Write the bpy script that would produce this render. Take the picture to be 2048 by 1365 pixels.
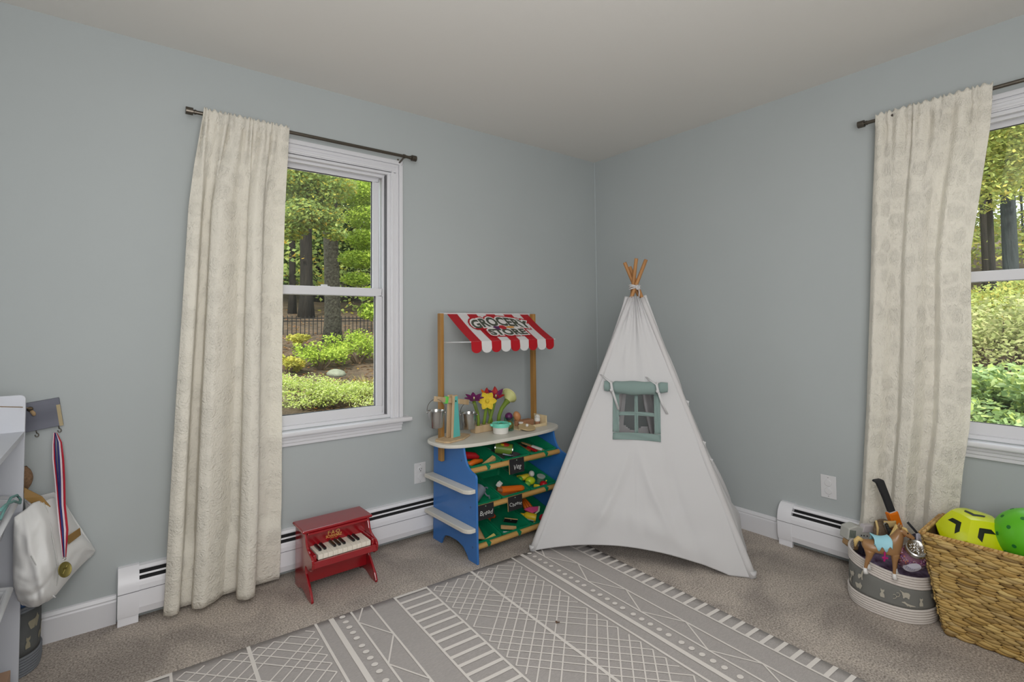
import bpy, bmesh, math, random
import numpy as np
from mathutils import Vector, Matrix, Euler, noise
random.seed(7); rng = np.random.default_rng(11)
R_ = math.radians
scene = bpy.context.scene
for o in list(bpy.data.objects): bpy.data.objects.remove(o, do_unlink=True)
COL = scene.collection

# ------------------------------------------------------------------ camera
FPX, CX, CY = 1018.67, 1016.66, 609.72
CAM = Vector((-2.9118, -2.6634, 1.1964))
YAW, PITCH, ROLL = R_(37.6996), R_(2.2441), R_(-0.5593)
_f = Vector((math.sin(YAW)*math.cos(PITCH), math.cos(YAW)*math.cos(PITCH), math.sin(PITCH)))
_r0 = Vector((math.cos(YAW), -math.sin(YAW), 0)); _u0 = _r0.cross(_f)
_r = _r0*math.cos(ROLL) + _u0*math.sin(ROLL); _u = -_r0*math.sin(ROLL) + _u0*math.cos(ROLL)
cam_d = bpy.data.cameras.new('camera'); cam = bpy.data.objects.new('camera', cam_d); COL.objects.link(cam)
cam.matrix_world = Matrix(((_r.x, _u.x, -_f.x, CAM.x), (_r.y, _u.y, -_f.y, CAM.y), (_r.z, _u.z, -_f.z, CAM.z), (0, 0, 0, 1)))
cam_d.sensor_width = 36; cam_d.lens = FPX/2048*36
cam_d.shift_x = (1024-CX)/2048; cam_d.shift_y = (CY-682.5)/2048
cam_d.clip_start = .05; cam_d.clip_end = 300
scene.camera = cam

def W(px, py, axis, val):
    """3-D point on the plane axis=val seen at pixel (px, py) of the 2048x1365 photograph."""
    a = 'xyz'.index(axis)
    d = _f + _r*((px-CX)/FPX) - _u*((py-CY)/FPX)
    return CAM + d*((val-CAM[a])/d[a])

# ------------------------------------------------------------------ light
w = bpy.data.worlds.new('sky'); scene.world = w; w.use_nodes = True
bg = w.node_tree.nodes['Background']; bg.inputs[0].default_value = (.86, .94, 1, 1); bg.inputs[1].default_value = 2.4
sd = bpy.data.lights.new('sun', 'SUN'); sd.energy = 4.2; sd.angle = R_(6); sd.color = (1, .95, .84)
sun = bpy.data.objects.new('sun', sd); COL.objects.link(sun); sun.rotation_euler = Vector((.55, .60, -.85)).to_track_quat('-Z', 'Y').to_euler()
def area(name, loc, target, size, power, color, sy=None):
    l = bpy.data.lights.new(name, 'AREA'); l.energy = power; l.color = color; l.shape = 'RECTANGLE'; l.size = size; l.size_y = sy or size
    o = bpy.data.objects.new(name, l); COL.objects.link(o); o.location = loc
    o.rotation_euler = (Vector(target)-Vector(loc)).to_track_quat('-Z', 'Y').to_euler(); return o
area('flash_softbox', (-3.22, -3.05, 1.75), (-1.4, -.5, .6), .6, 13.5, (1, .985, .975))
area('overhead_fill', (-2.3, -2.6, 2.36), (-2.3, -2.6, 0), .9, 11, (1, .985, .965))  # added overhead fill light, no known fixture there
area('ceiling_bounce_fill', (-2.8, -3.1, 1.2), (-2.1, -1.8, 2.44), 1.0, 33, (1, .985, .97))  # added upward fill that brightens the ceiling, unseen behind the camera
scene.view_settings.view_transform = 'Standard'; scene.view_settings.look = 'None'
scene.view_settings.exposure = 0; scene.view_settings.gamma = 1; scene.view_settings.use_curve_mapping = False

# ------------------------------------------------------------------ materials
def lin(c):
    return tuple((v/255/12.92 if v/255 <= .04045 else ((v/255+.055)/1.055)**2.4) for v in c) + (1,)
MATS = {}
def mat(name, rgb, rough=.5, metal=0, spec=.4, var=0, vscale=20, bump=0, bscale=200, bdist=.002, coat=0, transl=0, alt=None, wood=False, emit=0, trans=0, stretch=None):
    if name in MATS: return MATS[name]
    m = bpy.data.materials.new(name); m.use_nodes = True; nt = m.node_tree; N = nt.nodes; L = nt.links
    b = N['Principled BSDF']; out = N['Material Output']
    b.inputs['Base Color'].default_value = lin(rgb); b.inputs['Roughness'].default_value = rough
    b.inputs['Metallic'].default_value = metal; b.inputs['Specular IOR Level'].default_value = spec
    b.inputs['Coat Weight'].default_value = coat; b.inputs['Coat Roughness'].default_value = .12
    if trans: b.inputs['Transmission Weight'].default_value = trans
    if emit: b.inputs['Emission Color'].default_value = lin(rgb); b.inputs['Emission Strength'].default_value = emit
    tc = N.new('ShaderNodeTexCoord'); src = tc.outputs['Object']
    if stretch or wood:
        mp = N.new('ShaderNodeMapping'); mp.inputs['Scale'].default_value = stretch or (1, 1, .12)
        L.new(src, mp.inputs[0]); src = mp.outputs[0]
    if var or alt or wood:
        nz = N.new('ShaderNodeTexNoise'); nz.inputs['Scale'].default_value = vscale; nz.inputs['Detail'].default_value = 5
        L.new(src, nz.inputs['Vector'])
        mr = N.new('ShaderNodeMapRange'); mr.inputs[1].default_value = .3; mr.inputs[2].default_value = .7
        L.new(nz.outputs[0], mr.inputs[0])
        mx = N.new('ShaderNodeMix'); mx.data_type = 'RGBA'; L.new(mr.outputs[0], mx.inputs[0])
        c1 = lin(rgb); k = 1-(var or .12)
        mx.inputs[6].default_value = c1; mx.inputs[7].default_value = lin(alt) if alt else (c1[0]*k, c1[1]*k, c1[2]*k, 1)
        L.new(mx.outputs[2], b.inputs['Base Color'])
    if bump:
        bz = N.new('ShaderNodeTexNoise'); bz.inputs['Scale'].default_value = bscale; bz.inputs['Detail'].default_value = 3
        L.new(src, bz.inputs['Vector'])
        bp = N.new('ShaderNodeBump'); bp.inputs['Strength'].default_value = bump; bp.inputs['Distance'].default_value = bdist
        L.new(bz.outputs[0], bp.inputs['Height']); L.new(bp.outputs[0], b.inputs['Normal'])
    if transl:
        t = N.new('ShaderNodeBsdfTranslucent'); t.inputs[0].default_value = lin(rgb)
        ms = N.new('ShaderNodeMixShader'); ms.inputs[0].default_value = transl
        L.new(b.outputs[0], ms.inputs[1]); L.new(t.outputs[0], ms.inputs[2]); L.new(ms.outputs[0], out.inputs[0])
    MATS[name] = m; return m

WALL = mat('wall_paint', (181, 187, 188), .75, spec=.25, var=.03, vscale=2, bump=.15, bscale=350, bdist=.0006)
CEIL = mat('ceiling_paint', (226, 223, 218), .85, spec=.2, bump=.15, bscale=250, bdist=.0006)
TRIM = mat('white_trim_paint', (222, 222, 226), .35, spec=.45)
HEAT = mat('heater_enamel', (236, 236, 241), .35, spec=.45)
DARK = mat('dark_slot', (40, 40, 42), .8)
NICKEL = mat('brushed_nickel', (110, 104, 96), .32, metal=1)
STEEL = mat('stainless_steel', (190, 188, 185), .25, metal=1)
PLAST_W = mat('white_plastic', (220, 220, 222), .4)
WOODL = mat('pale_beech', (205, 180, 145), .55, wood=True, alt=(182, 154, 118), vscale=30)
WOODO = mat('orange_pine', (178, 134, 74), .5, wood=True, alt=(150, 108, 54), vscale=35)
WOODD = mat('dowel_pine', (200, 160, 96), .5, wood=True, alt=(176, 132, 72), vscale=30, stretch=(.12, 1, 1))
def carpet_mat():
    m = bpy.data.materials.new('carpet'); m.use_nodes = True; N = m.node_tree.nodes; L = m.node_tree.links; b = N['Principled BSDF']
    b.inputs['Roughness'].default_value = .95; b.inputs['Specular IOR Level'].default_value = .1
    tc = N.new('ShaderNodeTexCoord')
    a = N.new('ShaderNodeTexNoise'); a.inputs['Scale'].default_value = 150; a.inputs['Detail'].default_value = 4; a.inputs['Roughness'].default_value = .7; L.new(tc.outputs['Object'], a.inputs[0])
    c = N.new('ShaderNodeTexNoise'); c.inputs['Scale'].default_value = 4.2; c.inputs['Detail'].default_value = 5; c.inputs['Distortion'].default_value = .6; L.new(tc.outputs['Object'], c.inputs[0])
    r1 = N.new('ShaderNodeValToRGB'); L.new(a.outputs[0], r1.inputs[0])
    r1.color_ramp.elements[0].position = .36; r1.color_ramp.elements[0].color = lin((140, 130, 121)); r1.color_ramp.elements[1].position = .66; r1.color_ramp.elements[1].color = lin((228, 217, 206))
    r2 = N.new('ShaderNodeValToRGB'); L.new(c.outputs[0], r2.inputs[0]); r2.color_ramp.elements[0].position = .36; r2.color_ramp.elements[0].color = (.70, .70, .715, 1); r2.color_ramp.elements[1].position = .6; r2.color_ramp.elements[1].color = (1, 1, 1, 1)
    mx = N.new('ShaderNodeMix'); mx.data_type = 'RGBA'; mx.blend_type = 'MULTIPLY'; mx.inputs[0].default_value = 1; L.new(r1.outputs[0], mx.inputs[6]); L.new(r2.outputs[0], mx.inputs[7]); L.new(mx.outputs[2], b.inputs['Base Color'])
    bp = N.new('ShaderNodeBump'); bp.inputs['Strength'].default_value = .8; bp.inputs['Distance'].default_value = .004; L.new(a.outputs[0], bp.inputs['Height']); L.new(bp.outputs[0], b.inputs['Normal'])
    return m
CARPET = carpet_mat()
def fabric_mat(name, rgb, transl=.25, quilt=True, scale=55):
    m = bpy.data.materials.new(name); m.use_nodes = True; N = m.node_tree.nodes; L = m.node_tree.links; b = N['Principled BSDF']
    b.inputs['Base Color'].default_value = lin(rgb); b.inputs['Roughness'].default_value = .9; b.inputs['Specular IOR Level'].default_value = .15
    b.inputs['Sheen Weight'].default_value = .15
    tc = N.new('ShaderNodeTexCoord')
    if quilt:
        nz = N.new('ShaderNodeTexNoise'); nz.inputs['Scale'].default_value = 9; nz.inputs['Detail'].default_value = 1; L.new(tc.outputs['UV'], nz.inputs[0])
        mx = N.new('ShaderNodeMix'); mx.data_type = 'RGBA'; mx.blend_type = 'LINEAR_LIGHT'; mx.inputs[0].default_value = .12; L.new(tc.outputs['UV'], mx.inputs[6]); L.new(nz.outputs['Color'], mx.inputs[7])
        vo = N.new('ShaderNodeTexVoronoi'); vo.inputs['Scale'].default_value = 12; vo.inputs['Randomness'].default_value = .6; L.new(tc.outputs['UV'], vo.inputs[0])
        sub = N.new('ShaderNodeVectorMath'); sub.operation = 'SUBTRACT'; L.new(tc.outputs['UV'], sub.inputs[0]); L.new(vo.outputs['Position'], sub.inputs[1])
        nv = N.new('ShaderNodeVectorMath'); nv.operation = 'NORMALIZE'; L.new(sub.outputs[0], nv.inputs[0])
        ml = N.new('ShaderNodeVectorMath'); ml.operation = 'MULTIPLY'; ml.inputs[1].default_value = (1.9, 1.9, 0); L.new(nv.outputs[0], ml.inputs[0])
        cz = N.new('ShaderNodeCombineXYZ'); dz_ = N.new('ShaderNodeMath'); dz_.operation = 'MULTIPLY'; dz_.inputs[1].default_value = 7; L.new(vo.outputs['Distance'], dz_.inputs[0]); L.new(dz_.outputs[0], cz.inputs[2])
        mlv = N.new('ShaderNodeVectorMath'); mlv.operation = 'ADD'; L.new(ml.outputs[0], mlv.inputs[0]); L.new(cz.outputs[0], mlv.inputs[1]); ml = mlv
        ve = N.new('ShaderNodeTexVoronoi'); ve.feature = 'DISTANCE_TO_EDGE'; ve.inputs['Scale'].default_value = 12; ve.inputs['Randomness'].default_value = .6; L.new(tc.outputs['UV'], ve.inputs[0])
        fe = N.new('ShaderNodeMapRange'); fe.inputs[1].default_value = 0; fe.inputs[2].default_value = .14; L.new(ve.outputs['Distance'], fe.inputs[0])
        n2 = N.new('ShaderNodeTexNoise'); n2.inputs['Scale'].default_value = 1.6; n2.inputs['Detail'].default_value = 2; n2.inputs['Distortion'].default_value = .8; L.new(ml.outputs[0], n2.inputs[0])
        bp = N.new('ShaderNodeBump'); bp.inputs['Strength'].default_value = .9; bp.inputs['Distance'].default_value = .008
        fd = N.new('ShaderNodeMapRange'); fd.inputs[1].default_value = .05; fd.inputs[2].default_value = .25; L.new(vo.outputs['Distance'], fd.inputs[0]); fm = N.new('ShaderNodeMath'); fm.operation = 'MULTIPLY'; L.new(fd.outputs[0], fm.inputs[0]); L.new(fe.outputs[0], fm.inputs[1]); fd = fm
        hm = N.new('ShaderNodeMath'); hm.operation = 'MULTIPLY'; sb_ = N.new('ShaderNodeMath'); sb_.operation = 'SUBTRACT'; sb_.inputs[1].default_value = .5; L.new(n2.outputs[0], sb_.inputs[0]); L.new(sb_.outputs[0], hm.inputs[0]); L.new(fd.outputs[0], hm.inputs[1])
        n3 = N.new('ShaderNodeTexNoise'); n3.inputs['Scale'].default_value = 75; n3.inputs['Detail'].default_value = 1; n3.inputs['Distortion'].default_value = 1.2; L.new(tc.outputs['UV'], n3.inputs[0])
        ad = N.new('ShaderNodeMath'); ad.operation = 'MULTIPLY_ADD'; ad.inputs[1].default_value = .55; L.new(n3.outputs[0], ad.inputs[0]); L.new(hm.outputs[0], ad.inputs[2]); L.new(ad.outputs[0], bp.inputs['Height'])
    else:
        n2 = N.new('ShaderNodeTexNoise'); n2.inputs['Scale'].default_value = 600; L.new(tc.outputs['Object'], n2.inputs[0])
        bp = N.new('ShaderNodeBump'); bp.inputs['Strength'].default_value = .25; bp.inputs['Distance'].default_value = .001; L.new(n2.outputs[0], bp.inputs['Height'])
    L.new(bp.outputs[0], b.inputs['Normal'])
    t = N.new('ShaderNodeBsdfTranslucent'); t.inputs[0].default_value = lin(rgb)
    ms = N.new('ShaderNodeMixShader'); ms.inputs[0].default_value = transl
    L.new(b.outputs[0], ms.inputs[1]); L.new(t.outputs[0], ms.inputs[2]); L.new(ms.outputs[0], N['Material Output'].inputs[0])
    return m
CURT = fabric_mat('quilted_cream_cotton', (252, 248, 238), .34)
CANVAS = fabric_mat('white_canvas', (230, 229, 230), .26, quilt=False)
SAGE = fabric_mat('sage_canvas', (138, 158, 154), .1, quilt=False)
TOTE = fabric_mat('white_tote_canvas', (238, 238, 237), .05, quilt=False)
def fresnel(N, L, base):
    lw = N.new('ShaderNodeLayerWeight'); lw.inputs[0].default_value = .5; p = N.new('ShaderNodeMath'); p.operation = 'POWER'; p.inputs[1].default_value = 4; L.new(lw.outputs['Facing'], p.inputs[0])
    a = N.new('ShaderNodeMath'); a.operation = 'MULTIPLY_ADD'; a.inputs[1].default_value = .6; a.inputs[2].default_value = base; L.new(p.outputs[0], a.inputs[0]); return a
def glass_mat():
    m = bpy.data.materials.new('window_glass'); m.use_nodes = True; N = m.node_tree.nodes; L = m.node_tree.links
    N.remove(N['Principled BSDF']); t = N.new('ShaderNodeBsdfTransparent'); t.inputs[0].default_value = (.97, .985, .975, 1); g = N.new('ShaderNodeBsdfGlossy'); g.inputs['Roughness'].default_value = .02
    fr = fresnel(N, L, .07); ms = N.new('ShaderNodeMixShader')
    L.new(fr.outputs[0], ms.inputs[0]); L.new(t.outputs[0], ms.inputs[1]); L.new(g.outputs[0], ms.inputs[2]); L.new(ms.outputs[0], N['Material Output'].inputs[0])
    return m
GLASS = glass_mat()
def thin_glass(name, tint, rough=.05, k=1.5):
    m = bpy.data.materials.new(name); m.use_nodes = True; N = m.node_tree.nodes; L = m.node_tree.links
    N.remove(N['Principled BSDF']); t = N.new('ShaderNodeBsdfTransparent'); t.inputs[0].default_value = lin(tint); g = N.new('ShaderNodeBsdfGlossy'); g.inputs['Roughness'].default_value = rough
    fr = fresnel(N, L, .05); ms = N.new('ShaderNodeMixShader')
    L.new(fr.outputs[0], ms.inputs[0]); L.new(t.outputs[0], ms.inputs[1]); L.new(g.outputs[0], ms.inputs[2]); L.new(ms.outputs[0], N['Material Output'].inputs[0])
    return m
def island_mat(name, cols, rough=.6, transl=.35, spec=.3):
    """colour differs leaf by leaf (random per mesh island)"""
    m = bpy.data.materials.new(name); m.use_nodes = True; N = m.node_tree.nodes; L = m.node_tree.links; b = N['Principled BSDF']
    g = N.new('ShaderNodeNewGeometry'); r = N.new('ShaderNodeValToRGB'); L.new(g.outputs['Random Per Island'], r.inputs[0])
    el = r.color_ramp.elements; n = len(cols)
    while len(el) < n: el.new(.5)
    for i, c in enumerate(cols): el[i].position = i/(n-1); el[i].color = lin(c)
    L.new(r.outputs[0], b.inputs['Base Color']); b.inputs['Roughness'].default_value = rough; b.inputs['Specular IOR Level'].default_value = spec
    if transl:
        t = N.new('ShaderNodeBsdfTranslucent'); L.new(r.outputs[0], t.inputs[0]); ms = N.new('ShaderNodeMixShader'); ms.inputs[0].default_value = transl
        L.new(b.outputs[0], ms.inputs[1]); L.new(t.outputs[0], ms.inputs[2]); L.new(ms.outputs[0], N['Material Output'].inputs[0])
    return m

# ------------------------------------------------------------------ mesh helpers
class MB:
    def __init__(s): s.v = []; s.f = []
    def add(s, vs, fs):
        k = len(s.v); s.v += [tuple(p) for p in vs]; s.f += [tuple(i+k for i in f) for f in fs]; return s
    def box(s, x0, x1, y0, y1, z0, z1, M=None):
        vs = [Vector((x, y, z)) for z in (z0, z1) for y in (y0, y1) for x in (x0, x1)]
        if M: vs = [M @ p for p in vs]
        return s.add(vs, [(0, 2, 3, 1), (4, 5, 7, 6), (0, 1, 5, 4), (2, 6, 7, 3), (0, 4, 6, 2), (1, 3, 7, 5)])
    def tube(s, pts, r, n=10, cap=True, closed=False, ry=None):
        pts = [Vector(p) for p in pts]; m = len(pts); rs = r if isinstance(r, (list, tuple)) else [r]*m
        vs = []; prev = None
        for i, p in enumerate(pts):
            if closed: t = pts[(i+1) % m]-pts[i-1]
            else: t = pts[min(i+1, m-1)]-pts[max(i-1, 0)]
            t.normalize()
            if prev is None: a = Vector((0, 0, 1)) if abs(t.z) < .9 else Vector((1, 0, 0)); a = (a-t*a.dot(t)).normalized()
            else: a = (prev-t*prev.dot(t)).normalized()
            prev = a; b = t.cross(a)
            for k in range(n):
                an = 2*math.pi*k/n; vs.append(p+(a*math.cos(an)*(ry or 1)+b*math.sin(an))*rs[i])
        fs = []
        for i in range(m if closed else m-1):
            j = (i+1) % m
            for k in range(n): fs.append((i*n+k, i*n+(k+1) % n, j*n+(k+1) % n, j*n+k))
        if cap and not closed: fs += [tuple(range(n-1, -1, -1)), tuple((m-1)*n+k for k in range(n))]
        return s.add(vs, fs)
    def cyl(s, p0, p1, r0, r1=None, n=16): return s.tube([p0, p1], [r0, r0 if r1 is None else r1], n)
    def lathe(s, prof, n=24, M=None, sx=1, sy=1):
        vs = []; fs = []
        for r, z in prof:
            for k in range(n):
                a = 2*math.pi*k/n; p = Vector((r*math.cos(a)*sx, r*math.sin(a)*sy, z)); vs.append(M @ p if M else p)
        m = len(prof)
        for i in range(m-1):
            for k in range(n): fs.append((i*n+k, i*n+(k+1) % n, (i+1)*n+(k+1) % n, (i+1)*n+k))
        if prof[0][0] > 1e-5: fs.append(tuple(range(n-1, -1, -1)))
        if prof[-1][0] > 1e-5: fs.append(tuple((m-1)*n+k for k in range(n)))
        return s.add(vs, fs)
    def ball(s, c, r, n=16, M=None, sq=(1, 1, 1)):
        prof = [(math.sin(math.pi*i/(n//2))*r if 0 < i < n//2 else 0, -math.cos(math.pi*i/(n//2))*r) for i in range(n//2+1)]
        T = Matrix.Translation(Vector(c)) @ (M or Matrix()) @ Matrix.Diagonal((*sq, 1))
        return s.lathe(prof, n, T)
    def prism(s, poly, a0, a1, axis='x', M=None):
        """poly: 2-D outline; axis x -> (y,z), y -> (x,z), z -> (x,y)"""
        def P(p, a):
            v = {'x': Vector((a, p[0], p[1])), 'y': Vector((p[0], a, p[1])), 'z': Vector((p[0], p[1], a))}[axis]
            return M @ v if M else v
        n = len(poly)
        return s.add([P(p, a0) for p in poly]+[P(p, a1) for p in poly], [tuple(range(n-1, -1, -1)), tuple(range(n, 2*n))]+[(i, (i+1) % n, n+(i+1) % n, n+i) for i in range(n)])
    def grid(s, P, nu, nv, wrap=False):
        vs = [P(i/(nu-(0 if wrap else 1)), j/(nv-1)) for j in range(nv) for i in range(nu)]
        fs = [(j*nu+i, j*nu+(i+1) % nu, (j+1)*nu+(i+1) % nu, (j+1)*nu+i) for j in range(nv-1) for i in range(nu if wrap else nu-1)]
        return s.add(vs, fs)
    def build(s, name, m=None, parent=None, smooth=False, bevel=0, sub=0, solid=0, fix=True, mats=None):
        me = bpy.data.meshes.new(name); me.from_pydata([tuple(v) for v in s.v], [], s.f); me.update()
        if fix:
            bm = bmesh.new(); bm.from_mesh(me); bmesh.ops.remove_doubles(bm, verts=bm.verts, dist=1e-6); bmesh.ops.recalc_face_normals(bm, faces=bm.faces); bm.to_mesh(me); bm.free()
        if m: me.materials.append(m)
        o = bpy.data.objects.new(name, me); COL.objects.link(o)
        if parent: o.parent = parent
        if smooth:
            for p in me.polygons: p.use_smooth = True
        if solid:
            md = o.modifiers.new('solid', 'SOLIDIFY'); md.thickness = solid; md.offset = 0
        if bevel:
            md = o.modifiers.new('bevel', 'BEVEL'); md.width = bevel; md.segments = 2; md.limit_method = 'ANGLE'; md.angle_limit = R_(35); 
            try: md.harden_normals = False
            except Exception: pass
        if sub:
            md = o.modifiers.new('sub', 'SUBSURF'); md.levels = sub; md.render_levels = sub
        return o
def smooth_angle(o, deg=40):
    me = o.data
    for p in me.polygons: p.use_smooth = True
    bm = bmesh.new(); bm.from_mesh(me)
    for e in bm.edges: e.smooth = not (len(e.link_faces) == 2 and e.calc_face_angle(0) > R_(deg))
    bm.to_mesh(me); bm.free(); return o
def tag(o, label=None, cat=None, group=None, kind=None):
    if label: o['label'] = label
    if cat: o['category'] = cat
    if group: o['group'] = group
    if kind: o['kind'] = kind
    return o
def thing(name, label, cat, loc=(0, 0, 0), rz=0, group=None, M=None):
    o = bpy.data.objects.new(name, None); COL.objects.link(o); o.empty_display_size = .05
    if M is not None: o.matrix_world = M
    else: o.location = loc; o.rotation_euler = (0, 0, rz)
    return tag(o, label, cat, group)
def struct(o, label=None): return tag(o, label, kind='structure')
bpy.context.view_layer.update()
def text_mesh(txt, size, offset=0, space=1.0, align='CENTER', shear=0, res=3):
    cu = bpy.data.curves.new('t', 'FONT'); cu.body = txt; cu.size = size; cu.offset = offset; cu.space_character = space; cu.align_x = align; cu.align_y = 'CENTER'; cu.shear = shear; cu.resolution_u = res
    ob = bpy.data.objects.new('t', cu); COL.objects.link(ob); bpy.context.view_layer.update()
    me = bpy.data.meshes.new_from_object(ob.evaluated_get(bpy.context.evaluated_depsgraph_get()))
    vs = [v.co.copy() for v in me.vertices]; fs = [tuple(p.vertices) for p in me.polygons]
    bpy.data.objects.remove(ob, do_unlink=True); bpy.data.curves.remove(cu); bpy.data.meshes.remove(me)
    return vs, fs
def fbm(p, s=1, o=3):
    v = 0; a = 1; q = Vector(p)*s
    for _ in range(o): v += a*noise.noise(q); q = q*2.03; a *= .5
    return v
def lerp(a, b, t): return a+(b-a)*t
def interp(tab, z):
    """tab: list of (z, value) sorted descending in z"""
    if z >= tab[0][0]: return tab[0][1]
    for (z0, v0), (z1, v1) in zip(tab, tab[1:]):
        if z >= z1: return lerp(v0, v1, (z0-z)/(z0-z1))
    return tab[-1][1]
# ================================================================== ROOM
H = 2.44; XW, YS = -3.56, -4.0
GX0, GX1, GZ0, GZ1 = -2.40, -1.685, .70, 2.075      # rough opening of window 1 (in wall y=0)
RY0, RY1 = -2.92, -2.02                              # rough opening of window 2 (in wall x=0)
TH = .14
def wall_with_hole(name, axis, a0, a1, h0, h1):
    m = MB()
    for u0, u1, z0, z1 in ((a0, h0, 0, H), (h1, a1, 0, H), (h0, h1, 0, GZ0), (h0, h1, GZ1, H)):
        if axis == 'y': m.box(u0, u1, 0, TH, z0, z1)
        else: m.box(0, TH, u0, u1, z0, z1)
    return struct(m.build(name, WALL))
wall_with_hole('wall_left', 'y', XW-.1, TH, GX0, GX1)
wall_with_hole('wall_right', 'x', YS-.1, 0, RY0, RY1)
struct(MB().box(XW-.1, XW, YS-.1, 0, 0, H).build('wall_west', WALL))
struct(MB().box(XW, 0, YS-.1, YS, 0, H).build('wall_back', WALL))
struct(MB().box(XW-.1, TH, YS-.1, TH, -.1, 0).build('floor', CARPET), 'mottled taupe wall-to-wall carpet')
# ceiling with a faint waviness at the taped joint
m = MB().box(XW-.1, TH, YS-.1, TH, H, H+.12); struct(m.build('ceiling', CEIL))
m = MB().tube([(-.002, -.002, .12), (-.002, -.002, H)], .0035, 6); struct(m.build('trim_1', mat('pale_corner_bead', (188, 196, 198), .6)))  # thin pale bead added to give the corner a faint lighter line
# baseboards
bprof = [(0, 0), (-.014, 0), (-.014, .088), (-.011, .094), (-.0125, .1), (-.007, .112), (0, .115)]
struct(MB().prism(bprof, XW, -2.888, 'x').build('baseboard_left', TRIM))
struct(MB().prism([(p[0], p[1]) for p in bprof], -1.328, 0, 'y').build('baseboard_right', TRIM))
struct(MB().prism(bprof, -.62, -.014, 'x').build('baseboard_corner', TRIM))

def ring(m, P, u0, u1, z0, z1, t, d0, d1):
    """rectangular frame in the wall plane; P maps (u, depth, z)"""
    for a, b, c, d in ((u0, u1, z1-t, z1), (u0, u1, z0, z0+t), (u0, u0+t, z0+t, z1-t), (u1-t, u1, z0+t, z1-t)):
        bx(m, P, a, b, d0, d1, c, d)
def bx(m, P, u0, u1, d0, d1, z0, z1):
    vs = [P(u, d, z) for z in (z0, z1) for d in (d0, d1) for u in (u0, u1)]
    m.add(vs, [(0, 2, 3, 1), (4, 5, 7, 6), (0, 1, 5, 4), (2, 6, 7, 3), (0, 4, 6, 2), (1, 3, 7, 5)])
def window(name, P, u0, u1, ux0, ux1, label):
    """u0..u1 daylight opening between casings; d>0 goes into the room"""
    root = struct(thing(name, label, None))
    cw = .07
    # casing: stepped profile
    m = MB()
    for (o, t, d) in ((cw, cw, .012), (cw, .022, .024), (cw-.026, .012, .018), (cw-.052, .012, .018)):
        a0, a1, z0, z1 = u0-o, u1+o, .685, 2.065+o
        bx(m, P, a0, a1, 0, d, z1-t, z1); bx(m, P, a0, a0+t, 0, d, z0, z1-t); bx(m, P, a1-t, a1, 0, d, z0, z1-t)
    m.build('casing', TRIM, root, bevel=.0025)
    # jamb lining the opening
    m = MB(); ring(m, P, u0, u1, .69, 2.065, .016, -TH, .004); m.build('jamb', TRIM, root, bevel=.001)
    m = MB(); ring(m, P, u0+.016, u1-.016, .7, 2.05, .014, -.045, -.028); m.build('stop_bead', TRIM, root, bevel=.001)
    m = MB(); bx(m, P, u0+.017, u0+.0215, -.027, -.005, .7, 2.045); bx(m, P, u1-.0215, u1-.017, -.027, -.005, .7, 2.045); m.build('sash_track', mat('grey_track', (96, 96, 98), .5), root)
    # stool + apron
    m = MB(); bx(m, P, u0-.115, u1+.115, -.03, .055, .662, .686); m.build('sill', TRIM, root, bevel=.008)
    m = MB()
    for z0, z1, d in ((.645, .662, .03), (.628, .645, .022), (.611, .628, .017)): bx(m, P, u0-cw+.005, u1+cw-.005, 0, d, z0, z1)
    m.build('apron', TRIM, root, bevel=.003)
    s0, s1 = u0+.032, u1-.032
    def sash(nm, z0, z1, b, t, sd, d0, d1, gl):
        m = MB(); bx(m, P, s0, s1, d0, d1, z0, z0+b); bx(m, P, s0, s1, d0, d1, z1-t, z1); bx(m, P, s0, s0+sd, d0, d1, z0+b, z1-t); bx(m, P, s1-sd, s1, d0, d1, z0+b, z1-t)
        o = m.build(nm, TRIM, root, bevel=.003)
        m = MB(); ring(m, P, s0+sd-.001, s1-sd+.001, z0+b-.001, z1-t+.001, .003, (d0+d1)/2-.004, (d0+d1)/2+.004); m.build('glazing_gasket', DARK, o)
        m = MB(); dm = (d0+d1)/2; m.add([P(s0+sd, dm, z0+b), P(s1-sd, dm, z0+b), P(s1-sd, dm, z1-t), P(s0+sd, dm, z1-t)], [(0, 1, 2, 3)]); m.build('glass_pane', GLASS, o, fix=False)
        return o
    sash('upper_sash', 1.362, 2.05, .04, .03, .038, -.105, -.075, 1)
    lo = sash('lower_sash', .703, 1.406, .051, .041, .035, -.068, -.03, 1)
    m = MB(); um = (s0+s1)/2; bx(m, P, um-.03, um+.03, -.07, -.04, 1.403, 1.409); bx(m, P, um-.012, um+.02, -.065, -.05, 1.409, 1.418); m.build('sash_lock', PLAST_W, lo, bevel=.002)
    return root
window('window_1', lambda u, d, z: Vector((u, -d, z)), -2.392, -1.693, 0, 0, 'white double-hung window with cream curtain over its left half')
window('window_2', lambda u, d, z: Vector((-d, u, z)), -2.90, -2.035, 0, 0, 'white double-hung window cut by the right edge')

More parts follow.
